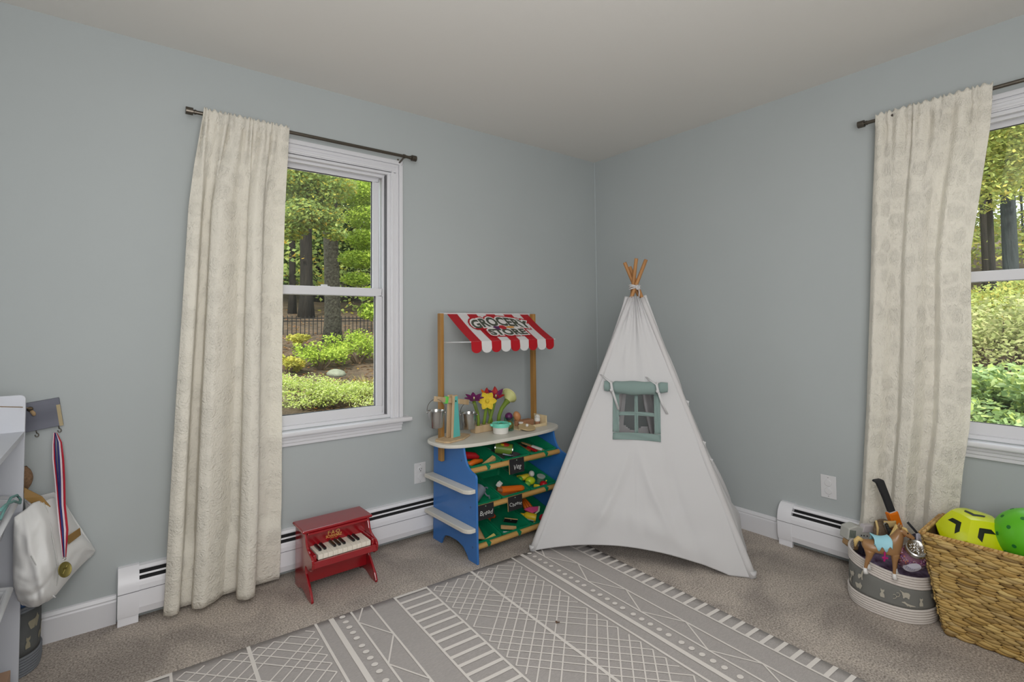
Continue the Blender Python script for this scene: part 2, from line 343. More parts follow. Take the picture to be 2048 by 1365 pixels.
# ------------------------------------------------------------------ baseboard heaters
def heater(P, u0, u1, caps, label):
    """P(u, d, z): d out of the wall"""
    r = thing('baseboard_heater', label, 'heater')
    def pr(poly, a, b): 
        m = MB(); n = len(poly)
        m.add([P(a, d, z) for d, z in poly]+[P(b, d, z) for d, z in poly], [tuple(range(n-1, -1, -1)), tuple(range(n, 2*n))]+[(i, (i+1) % n, n+(i+1) % n, n+i) for i in range(n)]); return m
    pr([(0, .215), (0, .03), (.004, .03), (.004, .207), (.022, .205), (.031, .199), (.033, .203), (.024, .213)], u0, u1).build('back_plate', HEAT, r)
    pr([(.045, .189), (.042, .187), (.046, .181), (.049, .183)], u0, u1).build('louver', HEAT, r)
    pr([(.0575, .170), (.062, .163), (.065, .150), (.065, .062), (.056, .034), (.052, .034), (.060, .062), (.060, .150), (.056, .166)], u0, u1).build('front_cover', HEAT, r)
    pr([(.0653, .131), (.0656, .131), (.0656, .1285), (.0653, .1285)], u0, u1).build('seam', mat('seam_grey', (120, 120, 124), .6), r)
    pr([(.006, .2), (.05, .165), (.05, .05), (.006, .05)], u0, u1).build('fin_housing', DARK, r)
    for a, b in caps:
        m = pr([(0, .220), (.020, .219), (.040, .206), (.058, .182), (.067, .150), (.0675, .062), (.060, .034), (0, .034)], a, b); c = m.build('end_cap', HEAT, r); smooth_angle(c, 30)
        pr([(.0672, .131), (.0678, .131), (.0678, .1285), (.0672, .1285)], a, b).build('seam', mat('seam_grey', (120, 120, 124), .6), c)
        pr([(.040, .036), (.056, .036), (.056, .001), (.040, .001)], a+.001, b-.001).build('foot', HEAT, r)
    return r
heater(lambda u, d, z: Vector((u, -d, z)), -2.87, -.70, [(-2.885, -2.815)], 'white baseboard heater running behind the cream curtain and red piano')
heater(lambda u, d, z: Vector((-d, u, z)), -3.3, -1.35, [(-1.405, -1.335)], 'white baseboard heater on the right wall between teepee and toy bin')

# ------------------------------------------------------------------ outlets
def outlet(M, label, slots):
    r = thing('wall_outlet', label, 'outlet', M=M)      # local: x right, y out of wall is -y, z up
    MB().box(-.0365, .0365, -.006, 0, -.058, .058).build('cover_plate', PLAST_W, r, bevel=.003)
    for s in (1, -1):
        o = MB().lathe([(.0165, 0), (.0165, .0035), (.0155, .0045)], 20, Matrix.Translation((0, -.0055, s*.0205)) @ Matrix.Rotation(R_(90), 4, 'X')).build('socket' if (s == 1 and slots) else 'socket_cover', PLAST_W, r, bevel=.001)
        if s == 1 and slots:
            MB().box(-.0075, -.005, -.0108, -.0098, .019, .0275).box(.005, .0075, -.0108, -.0098, .02, .0265).lathe([(.0028, 0), (.0028, .001)], 10, Matrix.Translation((0, -.0098, .0125)) @ Matrix.Rotation(R_(90), 4, 'X')).build('slots', DARK, o)
    for s in (1, -1): MB().lathe([(.0025, 0), (.0025, .001)], 10, Matrix.Translation((0, -.006, s*.047)) @ Matrix.Rotation(R_(90), 4, 'X')).build('screw', mat('screw_white', (170, 170, 172), .4), r)
outlet(Matrix.Translation((-1.509, 0, .35)), 'white double outlet on the wall between window and play stand', True)
outlet(Matrix.Translation((0, -1.568, .349)) @ Matrix.Rotation(R_(-90), 4, 'Z'), 'white outlet with blank covers above the right heater', False)

# ------------------------------------------------------------------ curtain rods
def rod(P, u0, u1, label, brackets):
    r = thing('curtain_rod', label, 'curtain rod'); z = 2.143; d = .085
    MB().cyl(P(u0, d, z), P(u1, d, z), .0085, n=14).build('pole', NICKEL, r, smooth=False); 
    smooth_angle(r.children[0]) if r.children else None
    for a, s in ((u0, -1), (u1, 1)):
        o = MB().tube([P(a-s*.012, d, z), P(a-s*.004, d, z)], .0105, 14).tube([P(a, d, z), P(a+s*.028, d, z)], .0165, 18).build('finial', NICKEL, r, bevel=.001); smooth_angle(o)
    for b in brackets:
        MB().tube([P(b, d-.008, z-.006), P(b, .035, z-.018), P(b, .004, z-.02)], .005, 8).tube([P(b, .006, z-.055), P(b, .006, z+.005)], .0055, 8).tube([P(b-.006, d, z), P(b+.006, d, z)], .0115, 16).build('bracket', NICKEL, r)
rod(lambda u, d, z: Vector((u, -d, z)), -2.655, -1.60, 'brushed nickel curtain rod over the left window', (-2.56, -1.645))
rod(lambda u, d, z: Vector((-d, u, z)), -2.95, -1.81, 'brushed nickel curtain rod over the right window', (-1.92, -2.9))

# ------------------------------------------------------------------ curtains
def curtain(P, hem, left, right, ztop, zbot, label, npl, seed, extra=None):
    r = thing('curtain', label, 'curtain')
    n = 260; rows = 90
    # resample hem
    hp = [Vector((a, b, 0)) for a, b in hem]; ln = [0]
    for a, b in zip(hp, hp[1:]): ln.append(ln[-1]+(b-a).length)
    def hemat(u):
        s = u*ln[-1]
        for i in range(len(ln)-1):
            if s <= ln[i+1]+1e-9:
                t = (s-ln[i])/(ln[i+1]-ln[i]+1e-9); return hp[i].lerp(hp[i+1], t)
        return hp[-1]
    raw = [hemat(i/(n-1)) for i in range(n)]
    for _ in range(14): raw = [raw[0]]+[(raw[i-1]+raw[i]*2+raw[i+1])/4 for i in range(1, n-1)]+[raw[-1]]
    h0, h1 = raw[0].x, raw[-1].x
    ph = [random.uniform(0, 6.28) for _ in range(6)]
    vs = []; uvs = []
    for j in range(rows):
        t = (j/(rows-1))**1.15; z = lerp(ztop, zbot, t)
        zz = z
        L = interp(left, z); R = interp(right, z)
        wgt = min(1, max(0, (t-.015)/.20)); wgt = wgt*wgt*(3-2*wgt)
        mx = min(1, t*1.3)
        for i in range(n):
            u = i/(n-1)
            sb = (raw[i].x-h0)/(h1-h0)
            uu = u + .018*math.sin(u*25+ph[0])*(1-t)
            s = lerp(uu, sb, wgt)
            x = lerp(L, R, s)
            ple = math.sin(u*npl*2*math.pi+2.1*math.sin(u*9+ph[1]))
            dens = 1 if u < .72 else max(.25, 1-(u-.72)*3)
            fine = .011*ple*math.exp(-t*14)*dens + .012*math.sin(u*npl*.5*2*math.pi+ph[2])*math.exp(-t*5)*dens
            d = lerp(.087, -raw[i].y, mx**.45*wgt)*1.0 + fine
            if .035 < (ztop-z) < .0: pass
            if ztop-z < .045: d = .087+(.009+.003*ple)*(1 if True else 0)
            d += .004*fbm((u*6+seed, t*9, seed), 1)
            if extra: x, d = extra(u, t, x, d)
            ruffle = (.006*math.sin(u*npl*2*math.pi*1.7+ph[3])) if j == 0 else 0
            d = max(d, lerp(.012, .080, min(1, max(0, (.34-zz)/.08)))); vs.append(P(x, d, zz+ruffle)); uvs.append((u*.8, (ztop-z)*1.0))
    fs = [(j*n+i, j*n+i+1, (j+1)*n+i+1, (j+1)*n+i) for j in range(rows-1) for i in range(n-1)]
    me = bpy.data.meshes.new('panel'); me.from_pydata([tuple(v) for v in vs], [], fs); me.materials.append(CURT)
    uvl = me.uv_layers.new(name='UVMap'); 
    idx = np.empty(len(me.loops), dtype=np.int32); me.loops.foreach_get('vertex_index', idx); uvl.data.foreach_set('uv', np.array(uvs, dtype=np.float32)[idx].ravel())
    for p in me.polygons: p.use_smooth = True
    o = bpy.data.objects.new('panel', me); COL.objects.link(o); o.parent = r
    md = o.modifiers.new('solid', 'SOLIDIFY'); md.thickness = .003
    # hem stitching line and back of the rod pocket
    m = MB(); m.grid(lambda a, b: P(lerp(interp(left, ztop)+.012, interp(right, ztop)-.006*(1 if right[0][1] > left[0][1] else -1), a), .072+.003*math.sin(a*npl*6.28), ztop-.004-.05*b), 120, 3); m.build('rod_pocket', CURT, r, smooth=True, solid=.002, fix=False)
    for k in (0,):
        jrow = int(rows*.955); pts = [Vector(vs[jrow*n+i])+(P(0, .0022, 0)-P(0, 0, 0)) for i in range(0, n, 2)]; MB().tube(pts, .0011, 5).build('hem_stitch', mat('stitch', (206, 197, 178), .9), r)
    return r
hemL = [(-2.735, -.113), (-2.714, -.137), (-2.687, -.133), (-2.672, -.04), (-2.630, -.03), (-2.635, -.13), (-2.603, -.150), (-2.552, -.115), (-2.497, -.062), (-2.462, -.075), (-2.474, -.164), (-2.447, -.195), (-2.410, -.185), (-2.392, -.075), (-2.335, -.05), (-2.283, -.075)]
leftL = [(2.17, -2.621), (1.903, -2.652), (1.704, -2.668), (1.316, -2.683), (.894, -2.702), (.584, -2.714), (.28, -2.724), (.005, -2.735)]
rightL = [(2.17, -2.262), (1.958, -2.267), (1.386, -2.277), (.849, -2.276), (.379, -2.274), (.02, -2.283)]
curtain(lambda u, d, z: Vector((u, -d, z)), hemL, leftL, rightL, 2.163, .022, 'cream quilted curtain panel hanging over the left window to the carpet', 13, 3.1)
# right curtain: u runs along -y
hemR = [(1.705, -.10), (1.73, -.135), (1.765, -.12), (1.79, -.085), (1.83, -.09), (1.855, -.135), (1.895, -.14), (1.925, -.09), (1.96, -.08), (1.99, -.13), (2.03, -.125), (2.075, -.10), (2.09, -.10)]
leftR = [(2.17, 1.857), (1.719, 1.833), (1.296, 1.811), (.826, 1.784), (.28, 1.742), (.02, 1.70)]
rightR = [(2.17, 2.262), (1.972, 2.245), (1.732, 2.21), (1.488, 2.173), (1.281, 2.166), (1.074, 2.164), (.763, 2.146), (.551, 2.115), (.318, 2.091), (.02, 2.09)]
curtain(lambda u, d, z: Vector((-d, -u, z)), hemR, leftR, rightR, 2.165, .022, 'cream quilted curtain panel pulled aside at the right window behind the toy bin', 11, 7.7)
# ================================================================== RUG
def rug():
    RUGM = mat('flatweave_grey', (184, 178, 175), .95, spec=.1, var=.16, vscale=260, bump=.6, bscale=500, bdist=.002, stretch=(.35, 1.6, 1))
    LINE = mat('woven_ivory', (226, 220, 214), .95, spec=.1, bump=.5, bscale=500, bdist=.001)
    r = thing('area_rug', 'flat grey rug with ivory geometric stripes, diamonds and dots lying on the carpet', 'rug', (-.873, -.585, 0), -.038)
    # local: x = -u (leftwards), y = -v (towards the camera)
    UW, VL = 2.45, 1.62
    m = MB(); m.grid(lambda a, b: Vector((-a*UW, -b*VL, .006+.0015*fbm((a*6, b*5, 0), 1)*min(1, 8*b, 8*a))), 60, 40)
    o = m.build('rug_body', RUGM, r, smooth=True); md = o.modifiers.new('solid', 'SOLIDIFY'); md.thickness = .005; md.offset = -1
    pm = MB()
    def quad(u0, v0, u1, v1, wd):
        a = Vector((-u0, -v0, 0)); b = Vector((-u1, -v1, 0)); d = b-a; L = d.length; n = Vector((-d.y, d.x, 0)).normalized()*wd/2; k = max(1, int(L/.05))
        for i in range(k):
            p = a+d*(i/k); q = a+d*((i+1)/k); vs = [p+n, p-n, q-n, q+n]
            for vv in vs: vv.z = .0078+.0015*fbm((-vv.x/UW*6, -vv.y/VL*5, 0), 1)*min(1, 8*(-vv.y/VL), 8*(-vv.x/UW))
            pm.add(vs, [(0, 1, 2, 3)])
    per = .968; v1 = VL-.004
    for k in range(-1, 3):
        o = k*per
        def ul(u, wd):
            if .003 < u+o < UW-.003: quad(u+o, .004, u+o, v1, wd)
        ul(-.068, .009); ul(.085, .009); ul(.19, .008); ul(.275, .008); ul(.357, .020); ul(.418, .010); ul(.66, .013)
        v = .012
        while v < v1-.01:       # ladder rungs
            a, b = max(0.004, -.068+o), min(UW, .085+o)
            if b > a: quad(a, v, b, v, .016)
            v += .0552
        s = -1; v = -.06; u = .19       # zigzag between two lines
        while v < v1:
            nv = v+.155; un = .275 if u == .19 else .19
            a, b = max(v, .004), min(nv, v1)
            f = lambda q: u+(un-u)*(q-v)/.155
            if b > a and UW > u+o > 0: quad(f(a)+o, a, f(b)+o, b, .006)
            v = nv; u = un
        v = .02; i = 0
        while v < v1-.02:       # dots
            if 0 < .315+o < UW:
                c = Vector((-(.315+o), -v, .0078)); pm.add([c+Vector((math.cos(q*math.pi/6)*.012, math.sin(q*math.pi/6)*.0105, .0004)) for q in range(12)], [tuple(range(12))])
            v += .0432+(.014 if i % 5 == 4 else 0); i += 1
        sp = .0565              # diamond lattice
        cells = set(); n = int(2*VL/sp)+12
        for a in range(-n, n):
            for b in range(-n, n):
                cu = (a-b)*sp/2; cv = (a+b+1)*sp/2
                if abs(cu) < .212 and 0 < cv < VL: cells.add((a, b))
        def pt(a, b): return (.66+o+(a-b)*sp/2, (a+b)*sp/2)
        edges = set()
        for a, b in cells:
            skip_a, skip_b = (lambda q: q % 7 == 3), (lambda q: q % 9 == 4)
            for e, q, sk in (((a, b, a, b+1), a, skip_a), ((a+1, b, a+1, b+1), a+1, skip_a), ((a, b, a+1, b), b, skip_b), ((a, b+1, a+1, b+1), b+1, skip_b)):
                if not sk(q): edges.add(e)
        for a, b, c, d in edges:
            (ua, va), (ub, vb) = pt(a, b), pt(c, d)
            if min(va, vb) > .001 and max(va, vb) < v1 and 0 < min(ua, ub) and max(ua, ub) < UW: quad(ua, va, ub, vb, .0052)
    tag(pm.build('woven_pattern', LINE, r, fix=False), 'ivory woven lines, rungs, dots and lattice')
    # crumb-sized lint on the rug is part of the photographed scene
rug()
ln = MB(); p = W(1114, 1246, 'z', .009)
for k in range(5): ln.ball(p+Vector((random.uniform(-.006, .006), random.uniform(-.006, .006), .002)), .003, 8, sq=(1.4, 1, .6))
tag(ln.build('lint_crumb', mat('lint_brown', (105, 82, 66), .9)), 'tiny brown crumb lying on the grey rug', 'crumb')

# ================================================================== TEEPEE
def teepee():
    A = Vector((-1.147, -.568, 0)); B = Vector((-.527, -1.429, 0)); C = Vector((-.035, -1.095, 0)); D = Vector((-.48, -.48, 0)); T = Vector((-.587, -.828, 1.40))
    r = thing('play_teepee', 'white canvas play teepee with a sage green window, standing in the corner', 'teepee')
    POLE = mat('bamboo_pole', (190, 140, 88), .5, wood=True, alt=(156, 108, 64), vscale=18)
    AP = {}
    tips = {'A': W(1288, 527, 'z', 1.54), 'B': W(1256, 533, 'z', 1.525), 'C': W(1239, 527, 'z', 1.545), 'D': W(1274, 521, 'z', 1.555)}
    for F_, (dx, dy), L in ((A, (-.010, -.010), .17), (B, (.010, -.012), .13), (C, (.012, .008), .155), (D, (-.004, .012), .165)):
        ap = T+Vector((dx, dy, 0)); d = (ap-F_).normalized(); e = ap+d*L; AP[tuple(F_)] = ap
        o = MB().cyl(F_+d*.008, e, .0115, .0100, n=14).build('pole', POLE, r); smooth_angle(o)
    # rope tie round the crossing
    m = MB()
    for k in range(3):
        m.tube([T+Vector((math.cos(a)*(.030+.003*math.sin(3*a)), math.sin(a)*.030, .004*math.sin(2*a+k)+(k-1)*.008)) for a in [i*math.pi/9 for i in range(18)]], .0038, 6, closed=True)
    for s in (-1, 1):
        m.tube([T+Vector((-.02, -.03, .005))+Vector((.010*math.sin(a)*s+s*.004, -.006, .012*math.cos(a)-.008)) for a in [i*math.pi/6 for i in range(12)]], .003, 6, closed=True)
    m.tube([T+Vector((-.012, -.034, -.004)), T+Vector((-.004, -.032, -.03)), T+Vector((-.012, -.036, -.055))], .003, 6)
    m.build('rope_tie', CANVAS, r, smooth=True)
    TOPT = .958
    def panel(P0, P1, name, hem, hole=None, seed=0, nu=120, nv=150, bulge=0, mask=None, out=None):
        """triangle P0-P1-T cut off near the top; hem(s) lifts the bottom edge"""
        e = (P1-P0); n = e.cross(T-P0).normalized()
        if out and n.dot(out) < 0: n = -n
        def PT(s, t):
            dmp = 1-.85*math.exp(-((s-.5)*(1-t)/.20)**4-((t-.52)/.17)**4) if hole is front_hole else 1
            h = hem(s)*(1-t)**4; tt = t*TOPT + h*(1-t)
            base = P0.lerp(P1, s); p = base.lerp(T, tt)
            # cloth hangs outside of the poles near the top
            p = p + n*(.012+.016*t**3)
            if t > .75: p += n*.009*math.sin(s*34)*((t-.75)/.25)
            w_ = math.sin(math.pi*s)
            fold = .016*math.sin((s-.5)*22+2*math.sin(t*3+seed))*w_*(.12+.9*t)*(1-.3*t) + .030*fbm((s*2.6*(1-t)+seed, t*2.4+seed, seed), 1)*w_ + .010*math.sin(s*9+t*6*(1 if s > .5 else -1)+seed)*w_*(1-t)
            p += n*(fold*.55*dmp + bulge*w_*math.sin(math.pi*min(1, t*1.2)))
            # soft lower creases running towards the corners
            p += n*w_*dmp*(.030*math.exp(-((t-.09-.05*math.sin(s*5))/.05)**2)*(fbm((s*4, seed, 1), 1)+.25) + .024*math.exp(-((s+t*.55-.74)/.035)**2)*(1-t)**1.5*min(1, 6*t) + .022*math.exp(-((s-t*.55-.24)/.035)**2)*(1-t)**1.5*min(1, 6*t) - .012*math.exp(-((s+t*.2-.80)/.03)**2)*(1-t))
            return p
        m = MB(); cs = [i/(nu-1) for i in range(nu)]; ct = [j/(nv-1) for j in range(nv)]
        vs = [PT(s, t) for t in ct for s in cs]; fs = []
        for j in range(nv-1):
            for i in range(nu-1):
                if hole:
                    c = (vs[j*nu+i]+vs[(j+1)*nu+i+1])/2
                    if hole(c, (cs[i]+cs[i+1])/2, (ct[j]+ct[j+1])/2): continue
                fs.append((j*nu+i, j*nu+i+1, (j+1)*nu+i+1, (j+1)*nu+i))
        m.add(vs, fs); o = m.build(name, CANVAS, r, smooth=True, fix=False)
        md = o.modifiers.new('s', 'SOLIDIFY'); md.thickness = .0018
        return o, n, PT
    # front panel axes
    e1 = (B-A).normalized(); n = e1.cross((T-A)).normalized()
    if n.y > 0: n = -n
    e2 = e1.cross(n); e2 = e2 if e2.z > 0 else -e2; M0 = (A+B)/2
    def loc(a, b, d=0): return M0+e1*a+e2*b+n*d
    def front_hole(c, s, t):
        q = c-M0; a, b = q.dot(e1), q.dot(e2); return -.080 < a < .100 and .632 < b < .835
    panel(A, B, 'front_panel', lambda s: (.052*math.sin(math.pi*min(1, s/.9))**.8), front_hole, 3.1, nu=160, nv=200, out=n)
    # sleeve edges along the two front poles
    for F_, s in ((A, -1), (B, 1)):
        m = MB(); top = F_.lerp(AP[tuple(F_)], .955); pts = [F_.lerp(top, k/24)+n*.003*math.sin(k*.9) for k in range(25)]
        m.tube(pts, [.019-.003*k/24 for k in range(25)], 14); m.build('pole_sleeve', CANVAS, r, smooth=True)
    for F_ in (C, D):
        top = F_.lerp(AP[tuple(F_)], .955); MB().tube([F_.lerp(top, k/10) for k in range(11)], .016, 12).build('pole_sleeve', CANVAS, r, smooth=True)
    # little feet tabs
    for F_ in (A, B): MB().tube([F_+Vector((0, 0, .002)), F_+Vector((0, 0, .03))], [.014, .0185], 12).build('foot_cap', CANVAS, r, smooth=True)
    panel(B, C, 'side_panel', lambda s: .02*math.sin(math.pi*s), None, 9.4, bulge=.004, out=Vector((.5, -.8, 0)))
    panel(D, A, 'side_panel', lambda s: .02*math.sin(math.pi*s), None, 5.7, out=Vector((-.8, .3, 0)))
    # back side: doorway with tied-back curtains
    def door(c, s, t): return .50 < s < .92 and (.445+.012*math.sin(s*22)) < t/.958 < .80
    panel(C, D, 'back_panel', lambda s: .01, door, 1.3, out=Vector((.8, .6, 0)))
    m = MB()   # tied-back white curtain seen through the window
    b0 = C.lerp(D, .54).lerp(T, .72); b1 = C.lerp(D, .50).lerp(T, .36)
    m.grid(lambda a, b: b0.lerp(b1, b)+e1*((a-.5)*.055*(1+.5*math.sin(b*3)))+Vector((-.02, -.012, 0))*(1+math.sin(a*9)), 14, 20); m.build('tied_curtain', CANVAS, r, smooth=True, solid=.002, fix=False)
    # window trim: sage frame + mullions, sewn on
    def strip(m, a0, a1, b0, b1, d=.019, curve=0):
        k = 10; vs = []
        for j in range(k+1):
            for i in range(2 if (b1-b0) > (a1-a0) else k+1): pass
        m.grid(lambda x, y: loc(lerp(a0, a1, x), lerp(b0, b1, y)-curve*(abs(lerp(a0, a1, x)-.01)/.12)**2, d+.003*math.sin(x*7+y*5)), 14, 14)
    m = MB(); strip(m, -.113, .131, .597, .633, curve=.004); strip(m, -.113, .131, .833, .850); strip(m, -.113, -.080, .632, .835); strip(m, .100, .131, .632, .835)
    m.build('window_frame', SAGE, r, smooth=True, solid=.002, fix=False)
    m = MB(); strip(m, .000, .018, .633, .834, .020); strip(m, -.081, .101, .722, .741, .021, .006); m.build('window_mullion', SAGE, r, smooth=True, solid=.002, fix=False)
    # rolled blind with two ties
    m = MB()
    def rollpt(a, k):
        x = lerp(-.156, .170, a); rad = .026+.010*math.sin(math.pi*a)
        for c in (-.118, .118): rad *= 1-.42*math.exp(-((x-c)/.012)**2)
        rad *= 1+.05*math.sin(a*17)
        ang = 2*math.pi*k; return loc(x, .872-.008*math.sin(a*3.1)+math.sin(ang)*rad, .038+math.cos(ang)*rad*.75)
    m.grid(lambda k, a: rollpt(a, k), 24, 60, wrap=True); m.build('rolled_blind', SAGE, r, smooth=True, fix=False)
    for s_ in (-1, 1):
        c = loc(-.156 if s_ < 0 else .170, .872, .038)
        MB().tube([c+(e2*math.cos(q)+n*math.sin(q))*(.004+.0035*q) for q in [i*.5 for i in range(13)]], .0022, 6).build('blind_roll_end', SAGE, r, smooth=True)
    for x, tail in ((-.118, [(-.178, .934), (-.150, .912), (-.118, .885), (-.112, .850), (-.098, .800), (-.083, .748)]), (.118, [(.062, .925), (.090, .900), (.116, .880), (.122, .850), (.140, .790), (.166, .735)])):
        m = MB(); pts = [loc(a, b, .072 if 1 < i < 4 else .045-.018*(i in (0, 5))) for i, (a, b) in enumerate(tail)]
        for p, q in zip(pts, pts[1:]):
            k = 5; wv = e1*.006
            m.add([p-wv, p+wv, q+wv, q-wv], [(0, 1, 2, 3)])
        m.tube([loc(x+.0, .872+math.sin(q)*.021, .038+math.cos(q)*.020) for q in [i*math.pi/8 for i in range(16)]], .005, 6, closed=True)
        m.ball(loc(x+.002, .848, .068), .009, 10)
        m.build('tie', CANVAS, r, smooth=True, solid=.0015)
    # side closure ties and a tiny white tag on the right edge
    for px, py in ((1385, 832), (1424, 913), (1429, 946)):
        t = (1103-py)/560; p = B.lerp(T, max(.1, (1.19-(py-655)/500)*.33)) 
    for t, dx in ((.56, .018), (.418, .022), (.36, .02)):
        p = B.lerp(T, t)+Vector((.030, -.012, 0)); MB().box(-.014, .012, -.0015, .0015, -.006, .006, Matrix.Translation(p) @ Matrix.Rotation(R_(-40), 4, 'Z') @ Matrix.Rotation(R_(20), 4, 'Y')).tube([p+Vector((-.006, 0, .002)), p+Vector((.006, -.006, -.012)), p+Vector((.008, -.006, -.022))], .0025, 6).build('side_tie', CANVAS, r, bevel=.001)
teepee()

# ================================================================== PLAY GROCERY STAND
SM = Matrix.Translation((-1.147, -.085, 0)) @ Matrix.Rotation(R_(1.5), 4, 'Z')
BLUE = mat('blue_paint', (54, 116, 188), .35, spec=.5, coat=.2)
GREEN = mat('green_plastic', (18, 132, 92), .35, spec=.5)
SHELFW = mat('cream_white_paint', (214, 210, 200), .4)
ZL = (.460, .262, .066)
TILT = R_(15)
def stand():
    r = thing('play_market_stand', 'blue wooden play market stand with striped awning, standing against the heater', 'play stand', M=SM)
    prof = [(0, 0), (-.085, 0), (-.098, .028), (-.125, .055), (-.17, .064), (-.25, .064), (-.30, .050), (-.335, .020), (-.348, 0), (-.425, 0), (-.422, .10), (-.420, .25), (-.418, .425), (-.412, .438), (-.398, .443), (-.366, .452), (-.342, .470), (-.326, .495), (-.314, .525), (-.307, .559), (-.01, .559)]
    for s in (-1, 1):
        p = MB().prism(prof, s*.329-(.012 if s > 0 else 0), s*.329+(.012 if s < 0 else 0), 'x').build('side_panel', BLUE, r, bevel=.002)
        for y, z in ((-.29, .49), (-.37, .27), (-.385, .075)): MB().cyl((s*.3298, y, z), (s*.328, y, z), .006, n=12).build('screw_cap', mat('blue_cap', (70, 100, 150), .5), p)
    # counter top
    out = []
    for k in range(96):
        a = 2*math.pi*k/96; c, s = math.cos(a), math.sin(a); e = 2/3.0
        out.append((-.008+.425*math.copysign(abs(c)**e, c), -.178+.178*math.copysign(abs(s)**e, s)))
    MB().prism(out, .560, .578, 'z').build('counter_top', SHELFW, r, bevel=.004)
    # shelves outside the left (and right) panel
    for s in (-1, 1):
        for z in (.350, .157):
            x0, x1 = s*.329, s*.384
            po = [(x0, 0), (x1, 0), (x1, -.365)]+[(x1-s*.035*(1-math.cos(q)), -.365-.05*math.sin(q)) for q in [math.pi/2*i/8 for i in range(1, 9)]]+[(x0, -.415)]
            MB().prism(po, z, z+.020, 'z').build('side_shelf', SHELFW, r, bevel=.003)
        MB().box(s*.341-.0115, s*.341+.0105, -.128, -.094, .455, 1.262).build('awning_post', WOODO, r, bevel=.003)
    for z in ZL:
        MB().tube([(-.317, -.352, z-.016), (.317, -.352, z-.016)], .014, 12).build('dowel', WOODD, r)
        MB().box(-.317, .317, -.085, -.065, z-.005, z+.018).build('rear_rail', WOODL, r)
    # awning
    ST = [mat('awning_red', (178, 22, 34), .55, spec=.3, var=.08, vscale=40), mat('awning_white', (214, 212, 212), .6, spec=.3)]
    x0, x1 = -.283, .322; yb, yf, zb, zf = -.075, -.318, 1.266, 1.108; sw = (x1-x0)/9
    aw = thing('x', None, None); bpy.data.objects.remove(aw)
    back = MB().tube([(-.33, -.085, 1.262), (.335, -.085, 1.262)], .0035, 8).build('back_rod', PLAST_W, r)
    for k in range(9):
        a, b = x0+k*sw, x0+(k+1)*sw; n = 10; m = MB()
        m.grid(lambda u, v: Vector((lerp(a, b, u), lerp(yb, yf, v), lerp(zb, zf, v)-.012*math.sin(math.pi*v)*(0.4+.2*math.sin(k)))), 3, 12)
        w_ = sw/2; c = (a+b)/2
        vs = [Vector((lerp(a, b, i/n), yf-.0015, zf)) for i in range(n+1)]; vs += [Vector((c-w_*math.cos(math.pi*i/n), yf-.004-.002*math.sin(k*2), zf-.036-.026*math.sin(math.pi*i/n))) for i in range(n+1)]
        m.add(vs, [(i, i+1, n+2+i, n+1+i) for i in range(n)])
        o = m.build('awning_stripe', ST[k % 2], r, fix=False, solid=.0012)
        tag(o, ('red' if k % 2 == 0 else 'white')+' awning stripe with scalloped end')
    MB().tube([(x0-.004, yf+.002, zf-.002), (x1+.015, yf+.002, zf-.002)], .003, 8).build('front_rod', PLAST_W, r)
    for xx in (-.318, .331): MB().tube([(xx, -.10, 1.100), (xx*1.0 if xx > 0 else x0, yf, zf-.002)], .003, 8).build('awning_arm', PLAST_W, r)
    # printed sign, arched over the cloth
    slope = Vector((0, yf-yb, zf-zb)).normalized(); nrm = Vector((0, slope.z, -slope.y)); nrm = nrm if nrm.z > 0 else -nrm
    O = Vector((-.0, (yb+yf)/2, (zb+zf)/2))
    def onaw(x, y, d):   # x across, y up the slope
        v = (.5 - y/.29); sag = -.012*math.sin(math.pi*max(0, min(1, v)))*.55
        return Vector((x+.028, O.y, O.z))-slope*y+nrm*(d)+Vector((0, 0, sag+.003))
    def sign(txt, size, yc, arch, xw, layers, sx):
        for off, d, mm, nm in layers:
            vs, fs = text_mesh(txt, size, off, 1.0 if arch < 0 else 1.0)
            m = MB(); wmax = max(abs(v.x) for v in vs)
            nv = []
            for v in vs:
                x = v.x*sx; t = v.x/wmax
                y = v.y*(1.35 if arch else 1.2)*(1+.10*(1-t*t))+yc-arch*t*t
                nv.append(onaw(x, y, d))
            m.add(nv, fs); m.build(nm, mm, r, fix=False)
    RED = ST[0]; WH = mat('print_white', (226, 222, 220), .6); GRY = mat('print_grey', (74, 78, 66), .6)
    lay = [(.0165, .0012, RED, 'sign_outline'), (.0098, .0022, WH, 'sign_backing'), (.0032, .0032, GRY, 'sign_lettering')]
    sign('GROCERY', .078, .047, .040, 0, lay, 1.17)
    sign('STORE', .066, -.062, 0, 0, lay, 1.36)
    for x0_, hw_, yc_, ar_, hh_ in ((0, .208, .047, .040, .024), (0, .128, -.062, 0, .020)):
        m = MB(); m.grid(lambda u, v: onaw((2*u-1)*hw_, yc_-ar_*(2*u-1)**2+(2*v-1)*hh_*(1-.12*abs(2*u-1)), .0027), 24, 3); m.build('sign_backing', WH, r, fix=False)
    m = MB(); m.add([onaw(math.cos(q)*.125, -.010+math.sin(q)*.030, .0018) for q in [i*math.pi/16 for i in range(32)]], [tuple(range(32))]); m.build('sign_backing', WH, r, fix=False)
    def blob(cx, cy, rx, ry, col, nm, d=.0038):
        m = MB(); m.add([onaw(cx+math.cos(q)*rx, cy+math.sin(q)*ry, d) for q in [i*math.pi/12 for i in range(24)]], [tuple(range(24))]); return m
    GR = mat('print_purple', (84, 30, 84), .6)
    m = MB()
    for i, (a, b) in enumerate([(-.07, 0), (-.058, .006), (-.046, .003), (-.064, -.009), (-.052, -.006), (-.040, -.008), (-.058, -.017), (-.046, -.017), (-.034, .004)]):
        q = blob(a, b-.008, .0068, .0082, None, ''); m.add(q.v, q.f)
    m.build('grape_print', GR, r, fix=False)
